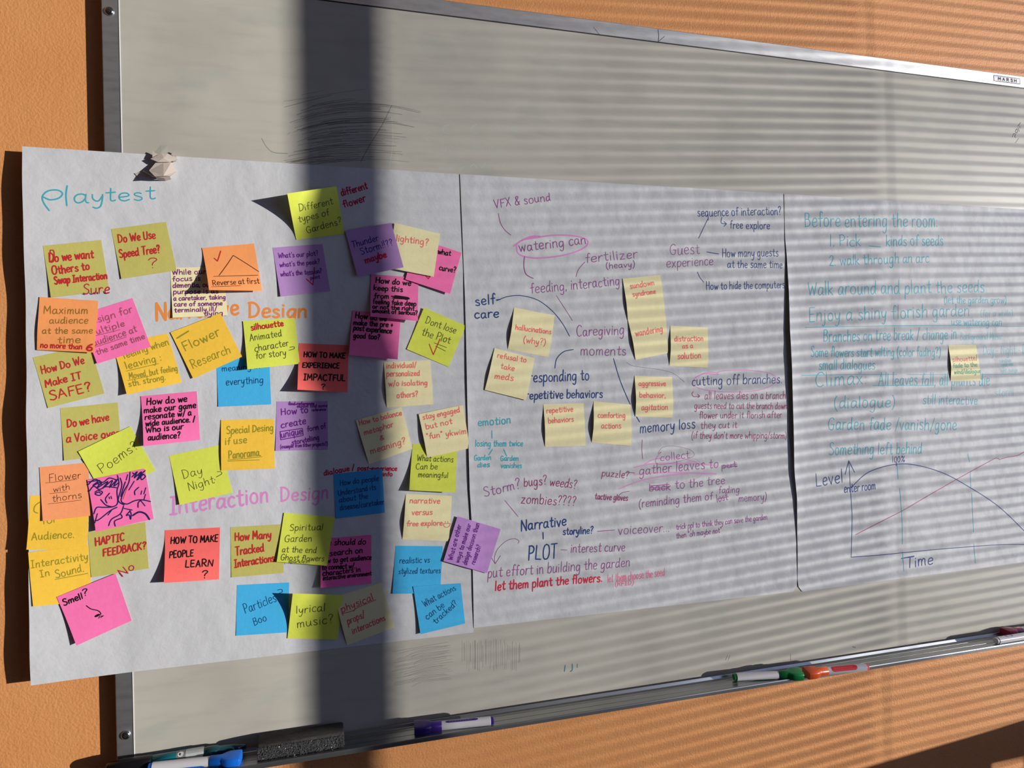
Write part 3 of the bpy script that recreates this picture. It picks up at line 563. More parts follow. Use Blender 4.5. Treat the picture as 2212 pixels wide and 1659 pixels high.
INK=[
[1,"handwriting","teal title playtest",[[[[-356.7,-269.3],[-363.3,-280.1],[-364.5,-289.3],[-357.8,-297.3],[-346.1,-299.5],[-339.6,-295.2],[-344.2,-288.1],[-355.2,-284.9],[-363.8,-288.5]],2.2,"teal",1],[[[-333.4,-306.7],[-335.2,-293.0],[-334.4,-277.7]],2.22,"teal",1],["ay",-326.6,-282.5,-285.7,-284.8,12.6,2.01,"teal"],["test",-284.2,-286.6,-217.7,-293.6,11.8,2.03,"teal"]]],
[1,"handwriting","orange heading Narrative Design",[["Narrative",-220.5,-111.8,-103.6,-121.0,14.1,3.85,"orangepen"]]],
[1,"handwriting","orange word Design",[["Design",-89.9,-117.3,-3.3,-117.8,13.1,3.64,"orangepen"]]],
[1,"handwriting","pink heading Interaction Design",[["Interaction",-207.5,179.6,-66.6,170.3,15.3,3.51,"pinkpen"]]],
[1,"handwriting","pink word Design",[["Design",-48.7,171.2,23.5,170.9,12.5,3.0,"pinkpen"]]],
[1,"handwriting","crimson words different flower",[["different",54.7,-312.9,96.1,-327.2,6.3,1.84,"crimson"],["- flower",47.8,-290.7,93.0,-306.7,6.6,1.84,"crimson"]]],
[1,"handwriting","crimson words dialogue, post-experience info",[["dialogue /",17.6,134.3,65.1,127.6,5.0,1.7,"crimson"],["post-experience",70.1,128.6,132.9,132.8,4.3,1.71,"crimson"],["info",109.2,140.6,125.4,141.2,4.3,1.72,"crimson"]]],
[2,"handwriting","violet words VFX and sound",[["VFX & sound",308.4,-305.8,410.4,-324.0,8.3,1.45,"violetpen"],[[[315.0,-297.0],[318.2,-281.1],[326.2,-268.3],[336.4,-260.7]],1.21,"violetpen",1]]],
[2,"handwriting","violet words watering can",[["watering can",350.5,-232.3,475.0,-250.8,10.0,1.65,"violetpen"],[[[359.8,-224.1],[358.3,-207.8],[362.2,-193.7],[374.8,-186.9]],1.62,"violetpen",1]]],
[2,"drawing","pink ellipse around watering can",[[[[340.2,-241.7],[359.4,-254.5],[376.6,-260.2],[389.3,-259.6],[368.0,-256.8],[348.7,-248.0],[346.0,-237.8],[350.4,-227.9],[367.1,-223.3],[388.4,-222.8],[425.4,-227.6],[458.7,-237.4],[476.3,-248.3],[474.8,-258.7],[448.2,-263.9],[408.8,-262.7],[359.4,-253.4]],2.62,"pinkpen",1]]],
[2,"handwriting","violet word fertilizer (heavy)",[["fertilizer",472.5,-217.0,574.5,-228.2,9.8,1.51,"violetpen"],["(heavy)",512.1,-207.2,568.5,-212.1,6.3,1.52,"violetpen"],[[[471.5,-218.0],[458.9,-204.2],[454.1,-191.6]],1.25,"violetpen",1]]],
[2,"handwriting","violet words feeding, interacting",[["feeding, interacting",369.5,-160.4,538.2,-178.7,10.5,1.48,"violetpen"],[[[416.6,-158.0],[445.6,-114.1]],1.03,"violetpen",0]]],
[2,"handwriting","dark blue words self care",[["self-",270.4,-138.4,315.9,-143.6,10.1,2.15,"navy"],["care",268.5,-117.0,311.7,-119.3,8.6,2.15,"navy"],[[[308.7,-147.5],[327.6,-154.8],[352.8,-156.7],[382.5,-149.4],[407.9,-131.3],[426.9,-108.8],[439.5,-86.6]],1.4,"navy",1]]],
[2,"handwriting","violet words Caregiving moments",[["Caregiving",452.2,-86.6,544.7,-89.8,10.6,1.5,"violetpen"],["moments",459.0,-52.6,546.9,-52.2,10.6,1.5,"violetpen"]]],
[2,"drawing","dark blue connecting lines",[[[[445.9,-63.1],[427.9,-59.5],[414.5,-47.3],[410.8,-31.0]],1.65,"navy",1],[[[522.3,-46.6],[531.7,-13.9],[542.5,13.7],[553.4,37.2]],1.68,"navy",1],[[[564.3,58.7],[570.5,68.8]],1.9,"navy",0]]],
[2,"drawing","thin grey curved line",[[[[547.2,-39.3],[562.1,-32.4],[606.4,-26.4],[639.5,-18.4],[663.3,-1.8]],0.63,"greypen",1]]],
[2,"handwriting","dark blue words responding to repetitive behaviors",[["responding to",362.4,-6.8,474.8,-9.1,10.8,2.03,"navy"],["repetitive behaviors",356.0,21.8,499.5,22.7,8.9,2.03,"navy"]]],
[2,"handwriting","teal word emotion and its branches",[["emotion",270.3,65.0,328.4,62.4,7.9,1.97,"teal"],[[[294.6,73.5],[294.5,86.4]],1.79,"teal",0],["losing them twice",264.5,99.1,349.2,102.3,6.2,1.62,"teal"],[[[294.9,105.4],[288.1,114.6]],1.79,"teal",0],[[[314.8,106.3],[319.7,118.2]],1.8,"teal",0],["Garden",262.1,122.7,292.0,123.1,5.0,1.61,"teal"],["dies",267.6,134.1,289.2,134.9,5.0,1.61,"teal"],["Garden",308.5,125.6,340.6,126.6,5.1,1.62,"teal"],["vanishes",308.8,138.0,346.2,139.6,5.1,1.62,"teal"]]],
[2,"handwriting","violet and wine words Storm, bugs, weeds, zombies",[["Storm?",278.6,185.4,343.3,173.7,9.9,1.45,"violetpen"],["bugs?",349.3,172.5,391.5,170.6,9.2,1.46,"wine"],["weeds?",395.7,172.9,444.9,181.4,8.8,1.47,"wine"],["zombies????",342.7,200.3,443.5,211.6,9.5,1.46,"wine"],[[[314.5,193.3],[337.9,223.0]],1.0,"violetpen",0]]],
[2,"handwriting","wine words puzzle, tactive gloves",[["puzzle?",493.8,161.5,545.9,169.8,7.5,1.31,"wine"],[[[538.7,159.9],[545.7,158.6],[558.4,160.4]],1.26,"violetpen",1],["tactive gloves",480.0,202.2,543.2,209.2,6.5,1.5,"wine"],[[[525.1,200.0],[533.3,194.2],[547.2,192.6]],1.05,"violetpen",1]]],
[2,"drawing","pink strokes across gather leaves",[[[[557.5,150.1],[602.5,145.5],[687.9,150.9],[728.7,156.5]],2.83,"pinkpale",1],[[[557.2,163.3],[623.2,162.8],[724.9,171.4]],3.2,"pinkpale",1],[[[525.7,187.4],[572.5,174.2],[623.0,168.6],[665.8,167.5]],2.25,"pinkpale",1],[[[575.3,147.9],[594.3,138.4],[623.8,136.4],[655.9,139.2],[684.8,147.8]],2.27,"pinkpale",1],[[[567.5,165.4],[580.7,177.5],[633.4,183.0],[682.8,177.7],[700.7,161.2],[688.1,145.1],[675.3,139.0]],0.94,"pinkpale",1]]],
[2,"handwriting","violet words gather leaves to the tree, reminding them of fading memory",[["collect",610.0,141.1,669.9,138.7,8.0,1.21,"violetpen"],[[[612.5,125.0],[600.6,138.7],[606.6,147.6],[634.2,146.2],[666.6,140.1],[680.2,134.0],[671.4,123.9],[641.4,115.8],[615.9,116.6],[606.1,127.6],[611.4,125.0]],0.57,"violetpen",1],["gather leaves to",567.1,164.5,730.2,159.4,10.5,1.39,"violetpen"],["put",736.4,162.8,769.8,160.1,7.1,1.25,"violetpen"],[[[737.6,157.4],[769.9,155.6]],1.76,"violetpen",0],[[[737.6,159.8],[770.3,158.8]],1.76,"violetpen",0],["back",586.0,194.9,629.8,195.4,7.9,1.38,"violetpen"],[[[588.8,185.6],[626.9,185.1]],1.71,"violetpen",0],[[[589.7,189.1],[627.2,188.9]],1.71,"violetpen",0],[[[588.6,191.7],[622.5,192.4]],1.71,"violetpen",0],["to the tree",639.0,194.4,743.4,190.7,9.5,1.4,"violetpen"],["(reminding them of",564.4,223.3,716.4,218.7,9.0,1.39,"violetpen"],["fading",729.1,207.8,774.0,209.1,7.4,1.24,"violetpen"],["lost",724.9,224.0,748.5,220.8,8.2,1.25,"violetpen"],[[[727.0,218.4],[749.4,215.4]],1.56,"violetpen",0],["memory)",771.7,226.7,832.8,227.2,8.6,1.25,"violetpen"]]],
[2,"handwriting","violet line and word voiceover",[[[[483.6,259.9],[516.8,259.7]],1.11,"violetpen",0],["voiceover...",523.0,268.6,624.8,270.9,9.6,1.36,"violetpen"]]],
[2,"handwriting","violet words trick ppl to think they can save the garden",[["trick ppl to think they can save the garden",639.0,268.8,833.1,264.4,6.1,1.24,"violetpen"],["then \"oh maybe not\"",638.6,284.9,733.1,281.5,6.0,1.23,"violetpen"]]],
[2,"handwriting","dark blue words Narrative, storyline, PLOT",[["Narrative",342.1,247.9,425.2,244.6,10.4,2.39,"navy"],["storyline?",418.2,260.4,474.7,262.5,7.4,2.04,"navy"],[[[381.9,253.4],[382.0,264.8]],2.23,"navy",0],["PLOT",353.6,298.8,406.3,300.2,14.1,2.38,"navy"]]],
[2,"handwriting","violet line and words interest curve",[[[[413.8,286.2],[425.7,287.6]],1.22,"violetpen",0],["interest curve",431.7,292.8,535.7,299.2,9.4,1.49,"violetpen"],[[[484.2,259.5],[516.1,259.9]],1.25,"violetpen",0]]],
[2,"drawing","violet curved arrow",[[[[336.4,268.5],[338.1,264.6],[330.3,260.0],[315.7,262.8],[300.9,274.5],[294.4,287.9],[295.2,299.5]],1.0,"violetpen",1],[[[289.2,289.4],[295.2,299.9],[304.8,286.8]],1.19,"violetpen",0]]],
[2,"handwriting","violet words put effort in building the garden",[["put effort in building the garden",281.2,322.3,544.6,327.4,10.4,1.48,"violetpen"]]],
[2,"handwriting","red words let them plant the flowers",[["let them plant the flowers.",293.6,345.0,490.3,348.9,8.8,2.39,"redpen"]]],
[2,"handwriting","pale red words let them choose the seed (RFID)",[["let them choose the seed",500.4,351.6,613.6,350.8,8.4,1.34,"rosepen"],["(RFID)",515.0,360.2,551.5,360.8,4.7,1.33,"rosepen"]]],
[2,"handwriting","dark blue words sequence of interaction, free explore",[["sequence of interaction?",698.7,-308.8,881.5,-320.9,9.4,1.5,"navy"],[[[750.1,-309.9],[748.6,-299.1],[759.3,-297.9]],1.49,"navy",1],[[[754.7,-301.8],[759.9,-297.9],[754.5,-293.1]],1.49,"navy",0],["free explore",766.7,-289.6,855.0,-291.8,8.6,1.52,"navy"],[[[720.1,-305.3],[699.8,-268.4]],1.32,"navy",0]]],
[2,"handwriting","violet words Guest experience",[["Guest",638.9,-235.4,701.8,-239.8,11.9,1.32,"violetpen"],["experience",631.6,-212.1,729.7,-219.6,10.1,1.32,"violetpen"]]],
[2,"handwriting","dark blue words about guests and hiding the computers",[[[[716.8,-243.5],[741.8,-240.5]],1.48,"navy",0],["How many guests",749.1,-234.9,872.4,-240.2,9.4,1.51,"navy"],["at the same time",759.3,-215.0,880.6,-217.7,8.5,1.51,"navy"],[[[695.8,-205.3],[700.7,-195.6],[708.7,-186.7]],1.31,"navy",1],["How to hide the computers",713.4,-173.1,885.4,-178.7,8.5,1.5,"navy"]]],
[2,"handwriting","dark blue words cutting off branches",[["cutting off branches.",678.2,5.2,873.5,4.7,10.6,1.64,"navy"]]],
[2,"drawing","pink ellipse around cutting off branches",[[[[684.6,-9.3],[705.9,-17.4],[724.4,-18.7],[734.6,-14.1],[705.9,-16.3],[687.4,-9.2],[679.9,-1.2],[686.9,7.9],[712.4,15.0],[759.1,18.9],[806.6,18.9],[846.1,10.5],[860.7,-2.7],[846.7,-14.7],[798.3,-21.4],[750.8,-21.3],[731.9,-18.3]],1.47,"pinkpen",1]]],
[2,"handwriting","wine lines about leaves dying on a branch",[[[[681.2,16.7],[678.3,20.7],[681.8,25.7],[693.7,25.2]],1.3,"wine",1],[[[690.1,21.8],[694.6,25.2],[690.0,28.0]],1.3,"wine",0],["all leaves dies on a branch",704.3,31.2,881.2,35.4,8.8,1.2,"wine"],["guests need to cut the branch down",682.4,48.0,883.7,55.2,7.5,1.2,"wine"],["flower under it florish after",691.7,66.7,871.4,71.7,7.5,1.2,"wine"],["they cut it",694.3,85.3,772.0,87.2,7.7,1.18,"wine"],["(if they don't more whipping/storm)",674.7,103.5,881.0,111.7,7.5,1.2,"wine"]]],
[2,"handwriting","dark blue words memory loss",[["memory loss",570.4,88.8,683.3,84.3,10.9,1.88,"navy"],[[[575.1,100.9],[573.9,117.6],[574.9,135.9]],1.11,"violetpen",1]]],
[3,"handwriting","teal line Before entering the room",[["Before entering the room:",934.4,-299.6,1261.8,-312.6,16.6,1.79,"teal"]]],
[3,"handwriting","teal numbered lines about seeds and an arc",[["1. Pick",990.7,-263.4,1066.5,-266.0,13.2,1.77,"teal"],[[[1086.7,-267.1],[1115.4,-266.0]],1.76,"teal",0],["kinds of seeds",1128.3,-268.7,1276.0,-274.4,13.2,1.83,"teal"],["2. walk through an arc",989.0,-225.1,1237.3,-238.3,12.1,1.79,"teal"]]],
[3,"handwriting","teal line Walk around and plant the seeds",[["Walk around and plant the seeds",937.3,-166.0,1383.2,-178.6,15.5,1.81,"teal"],["(let the garden grow)",1273.3,-153.6,1443.6,-155.9,8.7,1.46,"teal"]]],
[3,"handwriting","teal line Enjoy a shiny florish garden",[["Enjoy a shiny florish garden",938.1,-114.0,1341.0,-127.8,15.9,1.8,"teal"],["(for a while)",1371.2,-127.3,1460.7,-128.5,7.9,1.27,"tealpale"],["use watering can",1291.6,-108.0,1429.2,-107.4,9.6,1.46,"teal"],[[[928.6,-102.8],[1137.7,-106.5],[1292.7,-107.5],[1488.3,-105.6]],1.28,"teal",1]]],
[3,"handwriting","teal lines about branches, wilting flowers and dialogues",[["Branches on tree break / change in",971.2,-75.1,1303.9,-79.2,13.4,1.8,"teal"],["Background Music",1314.5,-76.4,1429.7,-77.9,9.2,1.47,"tealpale"],["Some flowers start wilting (color fading?)",940.5,-45.2,1261.3,-43.8,11.2,1.79,"teal"],["small dialogues",958.1,-19.3,1093.8,-19.0,11.9,1.76,"teal"],[[[917.0,-9.7],[1053.9,-8.7],[1275.3,-4.9],[1479.4,-2.3]],1.28,"teal",1]]],
[3,"handwriting","teal lines Climax, all leaves fall, dialogue, still interactive",[["Climax:",947.7,13.1,1072.6,9.9,16.3,1.76,"teal"],["All leaves fall, all plants die",1101.1,14.2,1390.7,20.4,14.9,1.84,"teal"],[[[1086.8,13.9],[1242.9,16.8]],1.32,"teal",0],["(dialogue)",991.5,56.8,1141.3,58.7,14.0,1.77,"teal"],["still interactive",1211.1,54.4,1355.6,60.4,12.0,1.65,"teal"],["storm",1403.3,43.6,1457.6,43.8,10.6,1.27,"tealpale"]]],
[3,"handwriting","teal lines Garden fade, vanish, gone and Something left behind",[["Garden fade /vanish/gone",976.1,98.3,1298.1,111.5,14.6,1.8,"teal"],["Something left behind",977.4,147.9,1206.0,156.7,13.6,1.78,"teal"]]],
[3,"handwriting","pale teal words Day - Night",[["Day - Night - Day",1375.7,-45.5,1515.1,-47.1,11.1,1.48,"tealpale"],["sundown",1419.8,-28.2,1452.4,-29.2,4.9,1.27,"tealpale"],["syndrome",1424.0,-19.7,1457.8,-20.6,4.9,1.27,"tealpale"],["light change",1422.0,-7.5,1470.1,-7.7,4.4,1.06,"tealpale"]]],
[3,"drawing","dark blue graph axes and curve",[[[[1024.1,161.8],[1025.8,201.5],[1027.9,245.1],[1029.0,277.8],[1023.9,353.3]],1.52,"navy",1],[[[1023.9,353.3],[1096.2,355.3],[1235.1,356.3],[1411.4,360.9],[1513.5,369.5]],1.52,"navy",1],[[[1014.4,188.9],[1024.1,161.8],[1037.2,185.8]],1.73,"navy",0],[[[1028.1,215.7],[1063.7,190.6],[1101.6,179.5],[1142.8,175.0],[1184.5,178.3],[1240.0,192.6],[1293.9,214.9],[1384.2,264.4],[1434.7,300.6],[1476.6,336.3],[1498.1,355.1]],1.74,"navy",1],[[[1140.9,172.3],[1140.5,177.6]],2.22,"navy",0]]],
[3,"handwriting","dark blue graph words Level, enter room, 100%, Time",[["Level",945.4,209.1,1009.5,203.1,14.7,1.96,"navy"],["enter room",1010.7,224.8,1087.3,222.2,9.9,1.98,"navy"],["100%",1129.6,170.3,1162.4,171.2,7.1,1.6,"navy"],["Time",1158.2,387.1,1227.8,386.1,13.3,2.26,"navy"],[[[1147.3,367.0],[1179.6,364.9]],2.22,"navy",0]]],
[3,"drawing","wine red rising line of the graph",[[[[1036.3,309.8],[1150.4,271.1],[1293.9,214.9],[1402.3,175.3],[1409.8,176.6],[1412.7,179.8]],1.52,"wineline",0],[[[1412.7,179.3],[1435.8,175.1],[1463.6,172.9],[1482.0,166.7],[1510.6,162.1]],1.4,"wineline",1]]],
[3,"drawing","teal dashed upright lines of the graph",[[[[1142.3,170.6],[1144.2,205.1]],1.55,"teal",0],[[[1147.4,224.2],[1150.6,282.2],[1150.6,337.9]],1.55,"teal",1],[[[1151.0,354.6],[1152.5,392.6]],1.56,"teal",0]]],
[3,"drawing","teal dashed upright line right of the crossing",[[[[1326.4,163.4],[1331.0,179.8]],1.61,"teal",0],[[[1332.3,199.9],[1332.3,234.5]],1.38,"teal",0],[[[1334.2,246.1],[1335.7,300.3],[1336.5,328.1]],1.38,"teal",1],[[[1336.7,353.5],[1339.7,394.1]],1.38,"teal",0]]]]
CN=dict(navy='dark blue',wine='wine red',violetpen='violet',tealpale='pale teal',orangepen='orange',pinkpen='pink',pinkpale='pale pink',redpen='red',rosepen='pale red',greypen='grey',wineline='wine red')
SL={1:'left white easel sheet headed playtest, hanging past the board edge, covered in sticky notes',2:'middle white easel sheet of violet and dark blue mind map writing',3:'right white easel sheet of teal writing with a hand drawn graph'}
def at(poly,y):
    if y<=poly[0][1]: return poly[0][0]
    for a,b in zip(poly,poly[1:]):
        if y<=b[1]: return a[0]+(b[0]-a[0])*(y-a[1])/(b[1]-a[1])
    return poly[-1][0]
def sheet(k):
    l,r=SHEETS[k]; ny=150; nx=124; v=[]; f=[]; org=W3(at(l,0)+318,20,1)
    for j in range(ny+1):
        t=j/ny; yl=l[0][1]+(l[-1][1]-l[0][1])*t; yr=r[0][1]+(r[-1][1]-r[0][1])*t
        xl,xr=at(l,yl),at(r,yr)
        for i in range(nx+1):
            s=i/nx; X=xl+(xr-xl)*s; Y=yl+(yr-yl)*s; v.append(W3(X,Y,sheet_h(k,X,Y))-org)
    for j in range(ny):
        for i in range(nx):
            a=j*(nx+1)+i; f.append((a,a+nx+1,a+nx+2,a+1))
    o=mesh('paper_sheet',v,f,paper if k==1 else paper_c,loc=org,smooth=True); tag(o,SL[k],'paper sheet','easel sheets on the whiteboard')
    so=o.modifiers.new('thickness','SOLIDIFY'); so.thickness=.00012; so.offset=-1; o.modifiers.new('crisp_edges','EDGE_SPLIT').split_angle=math.radians(40)
    for n,(sh,name,label,items) in enumerate([x for x in INK if x[0]==k]):
        P=lambda a,b,lf: W3(a,b,sheet_h(k,a,b)+lf)-org
        for q,it in enumerate([x for x in items if isinstance(x[0],str)]):
            for c,rb in write(P,[it],100*k+n*7+q,.13).items():
                w=mesh('handwriting',rb.v,rb.f,ink(c),o); w['label']=CN.get(c,c)+' handwriting: '+it[0]
        for c,rb in write(P,[x for x in items if not isinstance(x[0],str)],100*k+n,.13).items():
            w=mesh('pen_line' if name!='drawing' else 'drawing',rb.v,rb.f,ink(c),o); w['label']=label if name=='drawing' else CN.get(c,c)+' pen lines by the '+label
    return o
for k in (1,2,3): sheet(k)

